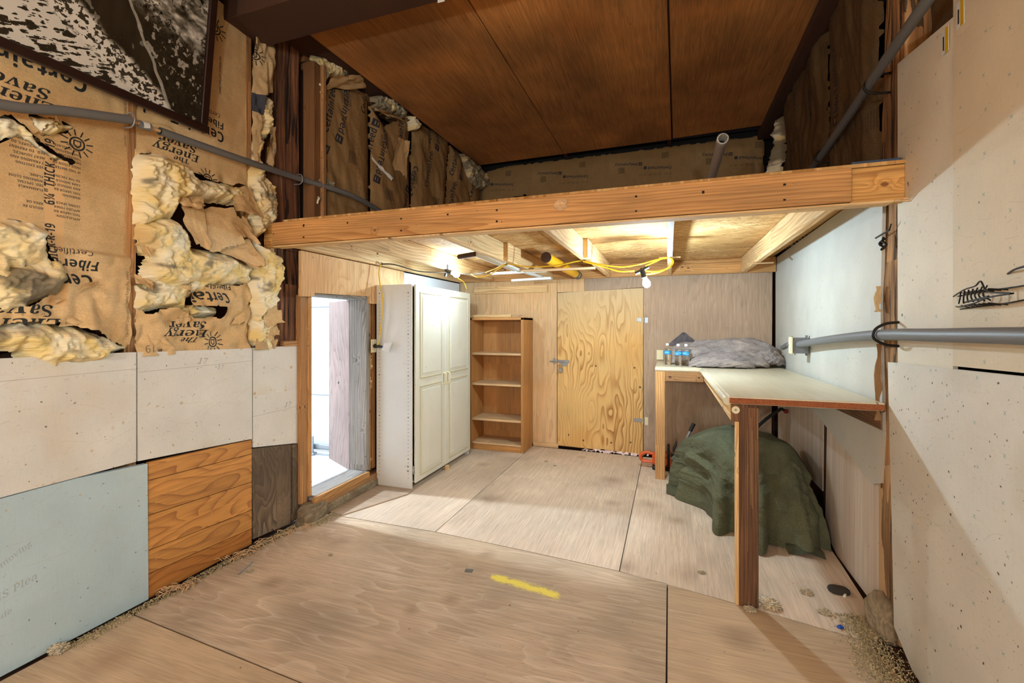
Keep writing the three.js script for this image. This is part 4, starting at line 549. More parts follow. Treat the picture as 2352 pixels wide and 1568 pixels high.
  const R3 = thing('insulation_batt', 'shadowed scrap of paper batt with dark lettering behind the top of the right wall boards', 'insulation'); kraftPanel(R3, [[-2.36, 2.3], [-2.36, 3.4], [-1.4, 3.4], [-1.4, 2.3]], (z, y, l) => [1.05 - l, y, z], kraftRightShade, 0.5, 0.04, 0.015, 0.4);
}
// ---------------------------------------------------------------- loft platform
{
  const t = thing('loft_platform', 'wooden loft of joists and strand board carried by a long two-ply beam', 'loft', [0, 0, 0]);
  part('beam', span(-2.475, 0.747, 1.937, 2.085, -2.36, -2.322, 0.004, [0, 1, 1, 1, 1.75, 0.12]), M.beam, t);
  const g2 = M.beam.clone(); g2.color = new THREE.Color(1.12, 1.16, 0.98);
  part('beam', span(-2.585, 0.95, 1.93, 2.09, -2.4, -2.362, 0.004, [0, 1, 1, 1, 1.79, 0.26]), g2, t);
  for (let i = 0; i < 9; i++) { const x = -2.2 + i * 0.34 + rr(-0.05, 0.05); for (const y of i % 2 ? [2.04] : [1.97, 2.04]) part('nail_head', rod([x, y + rr(-0.015, 0.015), -2.3225], [x, y, -2.3195], 0.0055, 0.005, 8), M.blackMetal, t); }
  part('chewed_knot', (() => { const g = new THREE.IcosahedronGeometry(0.035, 5), p = g.attributes.position; for (let i = 0; i < p.count; i++) p.setXYZ(i, -0.53 + p.getX(i) * (1 + 0.5 * noise(p.getY(i) * 90, p.getX(i) * 90)), 2.035 + p.getY(i) * 0.9, -2.322 + p.getZ(i) * 0.22 + 0.004 * noise(p.getX(i) * 200, p.getY(i) * 200)); g.computeVertexNormals(); return g; })(), M.shelfTop, t);
  part('edge_strip', span(-2.47, 0.9, 1.925, 1.934, -2.408, -2.33), M.joist, t);
  part('subfloor_panel', span(-2.42, -0.9, 2.092, 2.108, -5.1, -2.36, 0.001, [0, 2, 1, 0.85, 0.9, 1.22]), M.osb, t); part('subfloor_panel', span(-0.896, 0.98, 2.092, 2.108, -5.1, -2.36, 0.001, [0, 2, 1, 0.85, 2.4, 1.22]), M.osb, t);
  const J = (x, z0, z1, m = M.joist, w = 0.038, y0 = 1.94) => part('joist', span(x - w / 2, x + w / 2, y0, 2.09, z0, z1, 0.003), m, t);
  J(-2.415, -5.06, -2.42); J(-1.985, -5.06, -2.42); J(-1.3, -3.62, -2.42); J(-1.262, -5.06, -3.52); J(-0.652, -3.66, -2.42); J(-0.614, -5.06, -3.56);
  J(0.012, -5.06, -2.42); part('painted_face', span(-0.005, 0.029, 1.937, 1.939, -3.72, -2.43, 0.0005), M.whitePaint, t);
  J(0.71, -5.06, -2.42, M.joist, 0.042);
  part('rim_joist', span(-2.43, 1.0, 1.94, 2.09, -5.1, -5.062, 0.003), M.beam, t);
  part('splinter', join(rod([0.93, 1.935, -2.33], [0.985, 1.925, -2.31], 0.006, 0.001, 5), rod([0.9, 1.93, -2.33], [0.97, 1.915, -2.31], 0.007, 0.001, 5)), M.shelfTop, t);
  part('offcut', span(0.76, 0.94, 2.109, 2.121, -2.44, -2.37), mat({ color: col(58, 74, 98) }), t);
}
// lengths of stick lying across the joists and light fittings under them
solo('wood_strip', span(-1.3, -0.62, 1.915, 1.936, -4.12, -4.08), M.shelfTop, 'thin pale wood strip crossing under two joists beside the yellow tube', 'strip');
solo('wood_stick', span(-0.07, 0.09, 1.928, 1.937, -3.72, -3.7), M.shelfTop, 'short stick crossing under the white joist where the yellow cord loops', 'stick', 'short sticks under joists'); 
solo('wood_stick', span(0.63, 0.83, 1.928, 1.937, -4.3, -4.28), M.shelfTop, 'short stick crossing under the joist nearest the right wall', 'stick', 'short sticks under joists');
{
  const rail = (a, b, w, label) => { const A = new THREE.Vector3(...a), B = new THREE.Vector3(...b), g = join(plank(A.distanceTo(B), 0.012, w, 0.001), plank(A.distanceTo(B), 0.02, 0.004, 0.001).translate(0, 0.008, w / 2)); g.applyQuaternion(new THREE.Quaternion().setFromUnitVectors(new THREE.Vector3(1, 0, 0), B.clone().sub(A).normalize())); g.translate((a[0] + b[0]) / 2, (a[1] + b[1]) / 2, (a[2] + b[2]) / 2); return solo('metal_rail', g, M.whiteMetal, label, 'rail', 'white rails under the loft'); };
  rail([-1.68, 1.925, -4.25], [-1.1, 1.925, -4.2], 0.03, 'white rail running crosswise under the loft behind the yellow cord');
  rail([-1.34, 1.96, -3.3], [-1.36, 1.93, -4.25], 0.04, 'white rail running back along the joist beside the pale tube');
  rail([-1.33, 1.925, -4.2], [-1.26, 1.925, -4.95], 0.035, 'white rail slanting back behind the yellow cord to the rim');
  rail([-1.62, 1.9, -4.72], [-1.15, 1.9, -4.62], 0.04, 'long white rail nearest the back wall, above the bookcase');
  const s = thing('light_tube', 'pale tube with a dark end lying along the joist by the left bulb', 'tube', [0, 0, 0]);
  part('tube_body', rod([-1.5, 2.0, -3.45], [-1.42, 1.955, -4.3], 0.022), M.whiteMetal, s); part('dark_end', rod([-1.7, 2.0, -3.55], [-1.5, 2.0, -3.45], 0.021), M.darkWood, s);
  const y = thing('yellow_tube', 'bright yellow tube with a dark end cap lying between two joists', 'tube', [0, 0, 0]);
  part('tube_body', rod([-1.0, 2.0, -3.83], [-0.94, 1.965, -4.9], 0.044, 0.042, 24), M.yellowTube, y); part('end_cap', rod([-1.001, 2.0, -3.815], [-1.0, 2.0, -3.83], 0.046, 0.046, 24), M.darkWood, y); part('end_cap', rod([-0.945, 1.967, -4.82], [-0.94, 1.965, -4.98], 0.044, 0.044, 20), M.foam, y);
}
// ---------------------------------------------------------------- string of lights
{
  const t = thing('string_light', 'yellow corded string of work lights looped under the loft with two lit bulbs', 'string light');
  const B1 = BULBS[0], B2 = BULBS[1];
  part('cord', join(
    tube([[-2.425, 1.235, -3.375], [-2.38, 1.25, -3.36], [-2.36, 1.35, -3.355], [-2.33, 1.6, -3.35], [-2.375, 1.88, -3.36], [-2.365, 1.945, -3.38]], 0.0055, 60),
  ), M.yellowCord, t);
  part('cord', join(tube([[-2.365, 1.945, -3.38], [-2.3, 1.95, -3.45], [-2.15, 1.905, -3.65], [-1.96, 1.91, -3.85]], 0.0055, 40), tube([[-1.92, 1.905, -3.86], [-1.7, 1.885, -3.85], [-1.55, 1.885, -3.78]], 0.0055, 30)), M.blackCord, t);
  part('cord', join(
    tube([[-1.55, 1.885, -3.78], [-1.42, 1.905, -3.7], [-1.3, 1.93, -3.63], [-1.1, 1.9, -3.64], [-0.85, 1.905, -3.65], [-0.66, 1.932, -3.66], [-0.52, 1.9, -3.68], [-0.35, 1.875, -3.7], [-0.22, 1.885, -3.68], [-0.08, 1.92, -3.7], [0.0, 1.93, -3.7]], 0.0055, 120),
    tube([[-1.7, 1.88, -3.8], [-1.62, 1.845, -3.76], [-1.5, 1.85, -3.72], [-1.38, 1.895, -3.66], [-1.3, 1.925, -3.625]], 0.0055, 50),
    tube([[-0.65, 1.925, -3.65], [-0.5, 1.88, -3.66], [-0.36, 1.835, -3.66], [-0.25, 1.835, -3.66]], 0.0055, 50),
    tube([[-0.165, 1.87, -3.66], [-0.1, 1.9, -3.68], [-0.02, 1.93, -3.69], [0.03, 1.915, -3.7], [0.035, 1.885, -3.7], [0.0, 1.85, -3.69], [-0.08, 1.825, -3.67], [-0.17, 1.83, -3.66]], 0.0055, 80),
    tube([[0.0, 1.93, -3.69], [0.026, 1.9, -3.69], [0.015, 1.865, -3.68], [-0.06, 1.82, -3.66], [-0.15, 1.805, -3.65], [-0.22, 1.815, -3.65]], 0.0055, 60)), M.yellowCord, t);
  const glow = mat({ color: new THREE.Color(1, 0.98, 0.94), emissive: new THREE.Color(...BULB_COLOR), emissiveIntensity: 14, roughness: 0.6 });
  const lamp = (b, tilt) => {
    const lathe = new THREE.LatheGeometry([[0, -0.034], [0.014, -0.031], [0.025, -0.02], [0.03, -0.004], [0.0285, 0.01], [0.021, 0.028], [0.0145, 0.042], [0.013, 0.05], [0, 0.052]].map(([x, y]) => new THREE.Vector2(x, y)), 24); lathe.rotateZ(tilt); lathe.translate(...b);
    const q = (x, y) => [b[0] + x * Math.cos(tilt) - y * Math.sin(tilt), b[1] + x * Math.sin(tilt) + y * Math.cos(tilt), b[2]];
    const s = part('socket', join(rod(q(0, 0.048), q(0, 0.105), 0.021, 0.018, 18), rod(q(-0.055, 0.1), q(0.055, 0.115), 0.013, 0.012, 12), rod(q(0, 0.105), q(0, 0.125), 0.019, 0.008, 14)), M.grip, t);
    part('light_bulb', lathe, glow, s);
  };
  lamp(B1, 1.2); lamp(B2, 0.32);
  for (const p of [[-1.3, 1.935, -3.625], [-0.65, 1.935, -3.655], [0.01, 1.935, -3.7], [-2.365, 1.95, -3.38], [-1.96, 1.92, -3.86]]) part('hook', tube([[p[0], p[1] + 0.01, p[2]], [p[0] + 0.012, p[1] - 0.004, p[2]], [p[0], p[1] - 0.016, p[2]], [p[0] - 0.01, p[1] - 0.006, p[2]]], 0.003, 12, 5), M.blackMetal, t);
  part('plug', join(rod([-2.425, 1.232, -3.375], [-2.34, 1.225, -3.36], 0.016, 0.009, 12), rod([-2.43, 1.232, -3.376], [-2.41, 1.231, -3.372], 0.019, 0.017, 12)), M.grip, t);
  part('paper_tag', sheet({ a0: 0, a1: 1, b0: 0, b1: 1, cell: 0.1, lift: (a, b) => 0.012 * Math.sin(a * 4), map: (a, b, l) => [-2.345 + a * 0.07 + b * 0.03, 1.2 + b * 0.06 - a * 0.02 + a * b * 0.02, -3.352 + l] }), M.paper, t);
  part('pull_string', tube([[-1.86, 1.85, -3.86], [-1.84, 1.82, -3.95], [-1.835, 1.765, -4.0]], 0.004, 16, 6), M.yellowCord, t);
}
// two fill bulbs on stands, added behind the camera for their light
FILLS.forEach((p, i) => {
  const t = thing('added_fill_lamp', i ? 'added fill bulb on a stand behind the camera, right of the room' : 'added fill bulb on a stand behind the camera, left of the room', 'lamp', [p[0], 0, p[2]]);
  part('stand', join(rod([0, 0.02, 0], [0, p[1] - 0.1, 0], 0.012), rod([0, 0, 0], [0, 0.02, 0], 0.14, 0.14, 24)), M.blackMetal, t);
  part('socket', rod([0, p[1] - 0.1, 0], [0, p[1] - 0.045, 0], 0.02), M.grip, t);
  part('light_bulb', new THREE.SphereGeometry(0.035, 20, 14).translate(0, p[1], 0), mat({ color: 0xffffff, emissive: new THREE.Color(...FILL_COLOR), emissiveIntensity: 10 }), t);
});
// ---------------------------------------------------------------- cabinet
{
  const t = thing('storage_cabinet', 'tall white two door cabinet standing beside the doorway', 'cabinet', [-2.26, 0, -4.0]);
  const side = (z) => { const sh = new THREE.Shape(); sh.moveTo(-0.175, 0.05); sh.lineTo(-0.175, 1.766); sh.lineTo(0.178, 1.766); sh.lineTo(0.178, 0.0); sh.lineTo(-0.12, 0); sh.quadraticCurveTo(-0.17, 0.0, -0.175, 0.05);
    const g = new THREE.ExtrudeGeometry(sh, { depth: 0.016, bevelEnabled: false }); g.translate(0, 0, z); const p = g.attributes.position, uv = g.attributes.uv; for (let i = 0; i < p.count; i++) uv.setXY(i, p.getX(i) + 0.18, p.getY(i)); return g; };
  const s1 = part('side_panel', side(0.575), M.melamine, t); part('side_panel', side(-0.59), M.melamine, t);
  const holes = []; for (let i = 0; i < 50; i++) for (const x of [-0.145, 0.146]) { const g = new THREE.CylinderGeometry(i % 11 === 5 ? 0.0055 : 0.003, 0.003, 0.002, 7); g.rotateX(Math.PI / 2); g.translate(x, 0.1 + i * 0.0325, 0.5915); holes.push(g); }
  const hm = part('shelf_pin_hole', join(...holes), M.black, s1); hm.userData.kind = 'stuff';
  part('top_panel', plank(0.345, 0.016, 1.16).translate(0, 1.75, 0), M.melamine, t); part('bottom_panel', plank(0.345, 0.016, 1.16).translate(0, 0.06, 0), M.melamine, t); part('back_panel', plank(0.006, 1.7, 1.16).translate(-0.165, 0.9, 0), M.melamine, t); part('plinth', plank(0.016, 0.055, 1.16).translate(0.1, 0.028, 0), M.darkWood, t);
  const door = (z0, z1, hz) => {
    const zc = (z0 + z1) / 2, w = z1 - z0, d = part('door', plank(0.018, 1.715, w, 0.004).translate(0.192, 0.908, zc), M.cabinet, t);
    for (const [y0, y1] of [[0.95, 1.7], [0.1, 0.875]]) { // raised panel: a groove frame and a proud field
      const a = 0.075, fr = []; const W2 = w - 2 * a, yc = (y0 + y1) / 2, hh = y1 - y0;
      for (const s of [-1, 1]) { fr.push(plank(0.01, hh, 0.016, 0.0045).translate(0.203, yc, zc + s * (W2 / 2))); fr.push(plank(0.01, 0.016, W2 + 0.016, 0.0045).translate(0.203, yc + s * (hh / 2), zc)); }
      part('panel_moulding', join(...fr), M.grimy, d);
      part('raised_panel', plank(0.008, hh - 0.07, W2 - 0.07, 0.0038).translate(0.203, yc, zc), M.cabinet, d);
    }
    part('handle', tube([[0.2, 0.955, hz], [0.228, 0.945, hz], [0.23, 0.9, hz], [0.228, 0.855, hz], [0.2, 0.845, hz]], 0.008, 30, 8), M.ivory, d);
    return d;
  };
  door(0.016, 0.56, 0.05); door(-0.578, 0.01, -0.03);
  part('hinge', join(rod([0.185, 0.13, 0.566], [0.185, 0.2, 0.566], 0.008), plank(0.012, 0.02, 0.03).translate(0.18, 0.165, 0.56)), M.steel, t);
  for (const y of [0.16, 0.2]) part('screw', rod([0.14, y, 0.591], [0.15, y, 0.6], 0.007), M.steel, t);
  solo('wood_wedge', span(-2.06, -2.035, 0.0, 0.045, -4.02, -3.98), M.joist, 'small wood wedge under the meeting doors of the white cabinet', 'wedge');
}
// ---------------------------------------------------------------- bookcase
{
  const t = thing('bookcase', 'brown wooden bookcase with empty shelves beside the white cabinet', 'bookcase', [-1.835, 0, -4.965]);
  const Wd = 0.65, D = 0.365, f = 0.185;
  for (const s of [-1, 1]) part('side_panel', plank(0.03, 1.5, D, 0.002).translate(s * (Wd / 2 - 0.015), 0.75, 0), M.shelf, t);
  part('back_panel', plank(Wd, 1.48, 0.006).translate(0, 0.75, -0.178), M.shelf, t);
  part('top_panel', plank(Wd, 0.03, D).translate(0, 1.49, 0), M.shelf, t);
  for (const y of [1.09, 0.745, 0.345]) part('shelf', plank(Wd - 0.062, 0.024, D - 0.01).translate(0, y, 0.002), M.shelfTop, t);
  part('shelf', plank(Wd - 0.062, 0.02, D - 0.01).translate(0, 0.075, 0), M.shelfTop, t); part('kick_board', plank(Wd - 0.062, 0.06, 0.018).translate(0, 0.033, f - 0.012), M.shelf, t);
  solo('wood_lath', span(-2.2, -1.66, 1.507, 1.535, -4.84, -4.8), M.joist, 'pale wood lath lying along the top of the bookcase', 'lath');
  const s = thing('straw_scraps', 'ragged straw coloured scraps on the right end of the bookcase top', 'scraps', [-1.6, 1.512, -4.83]);
  for (let i = 0; i < 8; i++) part('scrap', rod([rr(-0.06, 0.02), 0.004 + rr(0, 0.015), rr(-0.04, 0.04)], [rr(0.0, 0.09), 0.006 + rr(0, 0.02), rr(-0.04, 0.04)], 0.006, 0.002, 5), M.shelfTop, s);
}
// outlet by the doorway and wool in the open bay below it
{
  const t = thing('wall_outlet', 'ivory wall outlet with the black plug beside the doorway', 'outlet', [-2.47, 1.232, -3.372]);
  part('outlet_box', plank(0.05, 0.1, 0.06).translate(-0.03, 0, 0), M.grip, t); part('cover_plate', plank(0.006, 0.115, 0.075, 0.0025).translate(0.03, 0, 0), M.ivory, t); part('receptacle', join(plank(0.004, 0.034, 0.03, 0.0015).translate(0.034, 0.025, 0), plank(0.004, 0.034, 0.03, 0.0015).translate(0.034, -0.025, 0)), M.ivory, t);
  const w = thing('insulation_batt', 'brown and yellow wool showing in the slot between doorway and white cabinet', 'insulation');
  wool(w, [[-3.345, 0.17], [-3.345, 1.17], [-3.42, 1.17], [-3.42, 0.17]], (z, y, l) => [-2.53 + l, y, z], { rise: 0.03, dirty: 0.45, off: 71, edge: 0.03, cell: 0.008 });
}
// light switch on the back wall behind the bottles
solo('switch_plate', span(-0.12, -0.05, 1.045, 1.15, -5.15, -5.135, 0.003), M.ivory, 'ivory plate low on the back wall behind the leftmost bottle', 'plate');
// ---------------------------------------------------------------- workbench
{
  const t = thing('workbench', 'L shaped workbench with cream laminate counter on plain timber legs', 'workbench', [0, 0, 0]);
  const top = (poly, y0, y1, tiltAt, nose) => { // counter slab with a rounded front lip
    const sh = new THREE.Shape(poly.map(([x, z]) => new THREE.Vector2(x, -z))), g = new THREE.ExtrudeGeometry(sh, { depth: y1 - y0 - 0.012, bevelEnabled: true, bevelSize: 0.006, bevelOffset: -0.006, bevelThickness: 0.006, bevelSegments: 4 }); g.rotateX(-Math.PI / 2); g.translate(0, y0 + 0.006, 0);
    const p = g.attributes.position, uv = g.attributes.uv; for (let i = 0; i < p.count; i++) { uv.setXY(i, -p.getZ(i) + 0.3, p.getX(i) + p.getY(i) * 0.3 + 0.3); p.setY(i, p.getY(i) + tiltAt(p.getZ(i))); } g.computeVertexNormals(); return g; };
  const tilt = (z) => (z + 4.41) * 0.0125;
  part('counter', top([[-0.115, -4.41], [0.285, -4.41], [0.99, -5.1], [0.99, -5.14], [-0.115, -5.14]], 0.995, 1.031, () => 0), M.counter, t);
  part('counter', top([[0.289, -4.408], [0.285, -2.492], [0.925, -2.492], [0.985, -5.09]], 0.993, 1.031, tilt), M.counter, t);
  part('counter_edge', span(0.288, 0.925, 1.02, 1.047, -2.494, -2.486, 0.002), M.chipboard, t);
  part('lip', join(rod([-0.115, 1.006, -4.404], [0.287, 1.006, -4.404], 0.017, 0.017, 14)), M.counter, t);
  part('lip', rod([0.281, 1.006, -4.4], [0.279, 1.03, -2.495], 0.02, 0.02, 14), M.counter, t);
  part('leg', span(-0.115, -0.028, 0.0, 0.99, -4.42, -4.382, 0.003), M.legNew, t); part('leg', span(-0.066, -0.028, 0.0, 0.99, -4.51, -4.422, 0.003), M.legNew, t);
  part('leg', span(0.337, 0.424, 0.0, 1.015, -2.568, -2.53, 0.003), M.legOld, t); part('leg_strip', span(0.32, 0.336, 0.0, 1.01, -2.57, -2.532, 0.002), M.joist, t);
  part('apron', span(0.298, 0.336, 0.925, 1.012, -4.36, -2.52, 0.003), M.joist, t); part('apron', span(0.297, 0.337, 0.926, 1.013, -2.52, -2.512, 0.002), M.legOld, t);
  part('washer', rod([0.318, 0.985, -2.511], [0.318, 0.985, -2.507], 0.0185, 0.0185, 20), M.ivory, t); part('bolt_head', rod([0.318, 0.985, -2.507], [0.318, 0.985, -2.5], 0.006, 0.005, 8), M.steel, t);
  part('apron', span(-0.02, 0.95, 0.9, 0.99, -5.13, -5.095, 0.003), M.joist, t); part('apron', span(-0.028, 0.297, 0.905, 0.992, -4.405, -4.37, 0.003), M.stud, t);
  { const g = plank(0.04, 0.095, 2.4, 0.003); g.rotateY(-0.0236 * -1); g.translate(0.935, 0.962, -3.78); part('wall_cleat', g, M.legOld, t); }
}
// water bottles
{
  const clear = new THREE.MeshPhysicalMaterial({ color: 0xffffff, roughness: 0.03, transmission: 1, thickness: 0, ior: 1.45 }), water = new THREE.MeshPhysicalMaterial({ color: new THREE.Color(0.97, 0.985, 1), roughness: 0.02, transmission: 1, thickness: 0.06, ior: 1.33 });
  const lab = mat({ roughness: 0.4, map: tex(256, 64, 0.2, 0.05, (u, v, o) => { const k = sm(0.012, 0.02, v) * (1 - sm(0.036, 0.04, v)); mix3(o, [40, 140, 196], [96, 186, 226], k); }, (g) => { for (const x of [0.02, 0.12]) { text(g, 'WATER', x, 0.021, 0.016, 0, 'italic bold 40px sans-serif', '#1c3f86'); g.fillStyle = 'rgba(240,240,250,.8)'; g.fillRect(x + 0.008, 0.012, 0.036, 0.004); } }) });
  lab.map.repeat.set(1, 1);
  const profile = (k) => [[0.0, 0.004], [0.024, 0.0], [0.03, 0.006], [0.0315, 0.02], [0.0298, 0.028], [0.0315, 0.036], [0.0298, 0.046], [0.0315, 0.056], [0.0298, 0.066], [0.0315, 0.076], [0.0298, 0.086], [0.0315, 0.098], [0.032, 0.1], [0.032, 0.138], [0.0315, 0.145], [0.029, 0.158], [0.022, 0.176], [0.0145, 0.188], [0.0125, 0.193]].map(([x, y]) => new THREE.Vector2(x * k, y));
  const proto = new THREE.Group(); proto.name = 'water_bottle';
  const b = new THREE.LatheGeometry(profile(1), 36); part('bottle_body', b, clear, proto);
  const wp = profile(0.94).filter((p) => p.y < 0.165).map((p) => new THREE.Vector2(p.x, p.y + 0.0015)); wp.push(new THREE.Vector2(0, 0.158)); part('water', new THREE.LatheGeometry(wp, 36), water, proto);
  part('label_band', new THREE.CylinderGeometry(0.0327, 0.0327, 0.036, 36, 1, true).translate(0, 0.119, 0), lab, proto);
  part('cap', join(rod([0, 0.19, 0], [0, 0.207, 0], 0.0145, 0.014, 24), rod([0, 0.186, 0], [0, 0.19, 0], 0.0155, 0.0155, 24)), M.whiteMetal, proto);
  const L = ['leftmost water bottle on the bench, standing apart from the other two', 'middle water bottle of three, touching shoulder to shoulder with its right neighbour', 'rightmost water bottle on the bench, nearest the grey blanket'];
  [[-0.008, -4.66, 0], [0.088, -4.56, 1.1], [0.157, -4.55, 2.3]].forEach(([x, z, r], i) => { const o = i ? proto.clone() : proto; o.name = numbered('water_bottle'); o.position.set(x, 1.0315, z); o.rotation.y = r; o.userData = { label: L[i], category: 'bottle', group: 'water bottles on the bench' }; scene.add(o); });
}
// ---------------------------------------------------------------- blankets
{ // grey blanket heaped along the back of the bench: an ellipse swept lengthwise with folds
  const t = thing('grey_blanket', 'crumpled grey blanket rolled into a long heap at the back of the bench', 'blanket', [0, 1.031, 0]);
  const roll = (x0, x1, zc, hw, hh, off, foldK, taper = 0.1) => sheet({ a0: 0, a1: 1, b0: 0, b1: 1, cell: 0.008, lift: () => 0,
    map: (s, q) => { const x = lerp(x0, x1, s), ang = Math.PI * (1.18 - 1.36 * q), end = Math.pow(Math.sin(Math.PI * clamp(s, 0.001, 0.999)), taper), m = 1 + 0.16 * fbm(s * 4 + off, q * 1.2, 3), W0 = hw(s) * end * m, H0 = hh(s) * end;
      const f = foldK * (ridge(s * 2.6 + q * 3.4 + off, q * 4.2 - s * 2.2, 3) + 0.6 * fbm(s * 9 + off, q * 12, 3)); const c = Math.cos(ang), sn = Math.sin(ang); return [x + f * 0.4 * (s - 0.5), Math.max(0.001, H0 * 0.48 + (H0 * 0.52 + f) * sn), zc(s) - (W0 + f) * c * -1]; },
    uv: (s, q) => [s * (x1 - x0), q * 0.7 + off] });
  part('blanket_body', roll(0.02, 0.98, (s) => -4.84 - s * 0.02, (s) => 0.19, (s) => 0.245 - 0.02 * Math.sin(s * 6), 3, 0.034, 0.22), M.greyCloth, t);
  part('blanket_fold', roll(0.17, 0.85, (s) => -4.56 - 0.03 * s, (s) => 0.1, (s) => 0.1 + 0.03 * Math.sin(s * 3.2), 9, 0.024, 0.35), M.greyCloth, t);
  part('blanket_fold', roll(0.24, 0.72, (s) => -4.46 - 0.02 * s, (s) => 0.075, (s) => 0.075, 14, 0.02, 0.4), M.greyCloth, t);
  part('blanket_fold', roll(0.72, 1.0, (s) => -4.72, (s) => 0.13, (s) => 0.15, 19, 0.024, 0.4), M.greyCloth, t);
  { const m2 = M.greyCloth.clone(); m2.color = new THREE.Color(0.55, 0.55, 0.62); part('blanket_corner', sheet({ a0: -1, a1: 1, b0: 0, b1: 1, cell: 0.06, lift: (a, b) => 0.01 * noise(a * 3, b * 3), map: (a, b, l) => [0.15 + a * 0.17 * (1 - b * 0.92), 0.17 + b * 0.14, -4.96 - b * 0.03 + l] }), m2, t); }
}
{ // olive blanket thrown over the machine under the bench
  const t = thing('green_blanket', 'olive green blanket draped over a machine on the floor under the workbench', 'blanket', [0, 0, 0]);
  const F = [[0.02, -4.18], [0.17, -3.93], [0.3, -3.52], [0.44, -3.29], [0.66, -3.24], [0.86, -3.25], [0.93, -3.45], [0.93, -4.0], [0.9, -4.45], [0.4, -4.55], [0.08, -4.45]], R = [[0.1, -4.2, 0.38], [0.2, -3.95, 0.5], [0.32, -3.68, 0.52], [0.46, -3.52, 0.48], [0.63, -3.5, 0.52], [0.76, -3.54, 0.6], [0.87, -3.6, 0.47], [0.88, -3.95, 0.5], [0.8, -4.2, 0.5], [0.42, -4.28, 0.54], [0.16, -4.3, 0.42]];
  const at = (L, u) => { const n = L.length, k = Math.floor(u * n) % n, f = u * n - Math.floor(u * n), q = (i) => L[(i + n) % n], h = [[-0.5, 1, -0.5, 0], [1.5, -2.5, 0, 1], [-1.5, 2, 0.5, 0], [0.5, -0.5, 0, 0]].map((c) => ((c[0] * f + c[1]) * f + c[2]) * f + c[3]); return q(k).map((_, c) => q(k - 1)[c] * h[0] + q(k)[c] * h[1] + q(k + 1)[c] * h[2] + q(k + 2)[c] * h[3]); };
  const C = [0.5, -3.9, 0.6];
  const g = sheet({ a0: 0, a1: 1, b0: 0, b1: 1, cell: 0.0045, lift: () => 0, map: (u, b) => {
    const uu = ((u % 1) + 1) % 1, f = at(F, uu), r = at(R, uu); let x, y, z;
    if (b < 0.42) { const k = b / 0.42, e = Math.sin(k * Math.PI / 2); x = lerp(C[0], r[0], k); z = lerp(C[1], r[1], k); y = lerp(C[2], r[2], 1 - Math.cos(k * Math.PI / 2)) + (0.02 * fbm(uu * 14, k * 4, 3) + 0.02 * ridge(uu * 9, k * 2, 2)) * k; }
    else { const k = (b - 0.42) / 0.58, w = 0.5 + 0.5 * Math.sin(uu * 57 + 3 * noise(uu * 9, 2) + k * 0.8), fold = k * (0.15 * (Math.pow(w, 1.8) - 0.42) * (0.7 + 0.9 * noise(uu * 13, 5)) + 0.03 * noise(uu * 40, k * 2)) + 0.055 * Math.sin(Math.PI * k) * ridge(uu * 8 + k * 2.2, k * 3.4 - uu * 6, 3), ox = f[0] - C[0], oz = f[1] - C[1], d = Math.hypot(ox, oz);
      const kk = Math.pow(k, 0.8); x = lerp(r[0], f[0], kk) + ox / d * fold; z = lerp(r[1], f[1], kk) + oz / d * fold; y = lerp(r[2], 0.006 + 0.02 * Math.max(0, noise(uu * 21, 7)), Math.pow(k, 1.1)) + 0.035 * k * (1 - k) * ridge(uu * 11 + k * 2, k * 3 - uu * 4, 2) * 2; }
    return [Math.min(x, 0.955), Math.max(0.003, y), z]; }, uv: (u, b) => [u * 3, b * 0.9] });
  const w = mergeVertices((() => { g.deleteAttribute('normal'); const p = g.attributes.position, n = Math.round(Math.sqrt(1)); return g; })()); w.computeVertexNormals(); part('blanket_cloth', w, M.green, t);
  part('turned_corner', sheet({ a0: 0, a1: 1, b0: 0, b1: 1, cell: 0.06, lift: (a, b) => 0.02 * Math.sin(b * 3) + 0.01 * noise(a * 4, b * 4), map: (a, b, l) => [0.7 + a * 0.19, 0.012 + l + 0.03 * a * (1 - a), -3.2 - b * 0.16 + a * 0.03] }), M.green, t);
  part('turned_corner', sheet({ a0: 0, a1: 1, b0: 0, b1: 1, cell: 0.06, lift: (a, b) => 0.05 * Math.sin(Math.PI * b) + 0.012 * noise(a * 4, b * 4), map: (a, b, l) => [-0.015 + a * 0.22, 0.006 + l, -4.16 + a * 0.18 + b * 0.14] }), M.green, t);
}
{
  const t = thing('covered_machine', 'machine under the green blanket, its black tube handle and steel lever sticking out', 'machine', [0, 0, 0]);
  const b = [[.953,.671,-4.61],[.869,.613,-4.581],[.759,.516,-4.543],[.74,.485,-4.537],[.77,.454,-4.547],[.825,.427,-4.566],[.847,.396,-4.573],[.825,.369,-4.566],[.781,.381,-4.551],[.737,.423,-4.535],[.7,.462,-4.523]];
  part('tube_frame', tube(b, 0.0135, 90, 10), M.grip, t); const e = b[0]; part('knob', new THREE.SphereGeometry(0.02, 14, 10).translate(e[0] + 0.035, e[1] - 0.022, e[2]), M.red, t); part('fork', rod(e, [e[0] + 0.03, e[1] - 0.02, e[2]], 0.012), M.grip, t);
  const s = t; const q = [[.163,.375,-4.497],[.19,.435,-4.506],[.224,.508,-4.518]];
  part('lever_rod', rod(q[0], q[1], 0.012), M.steel, s); part('grip', rod(q[1], q[2], 0.016, 0.018, 14), M.grip, s);
}
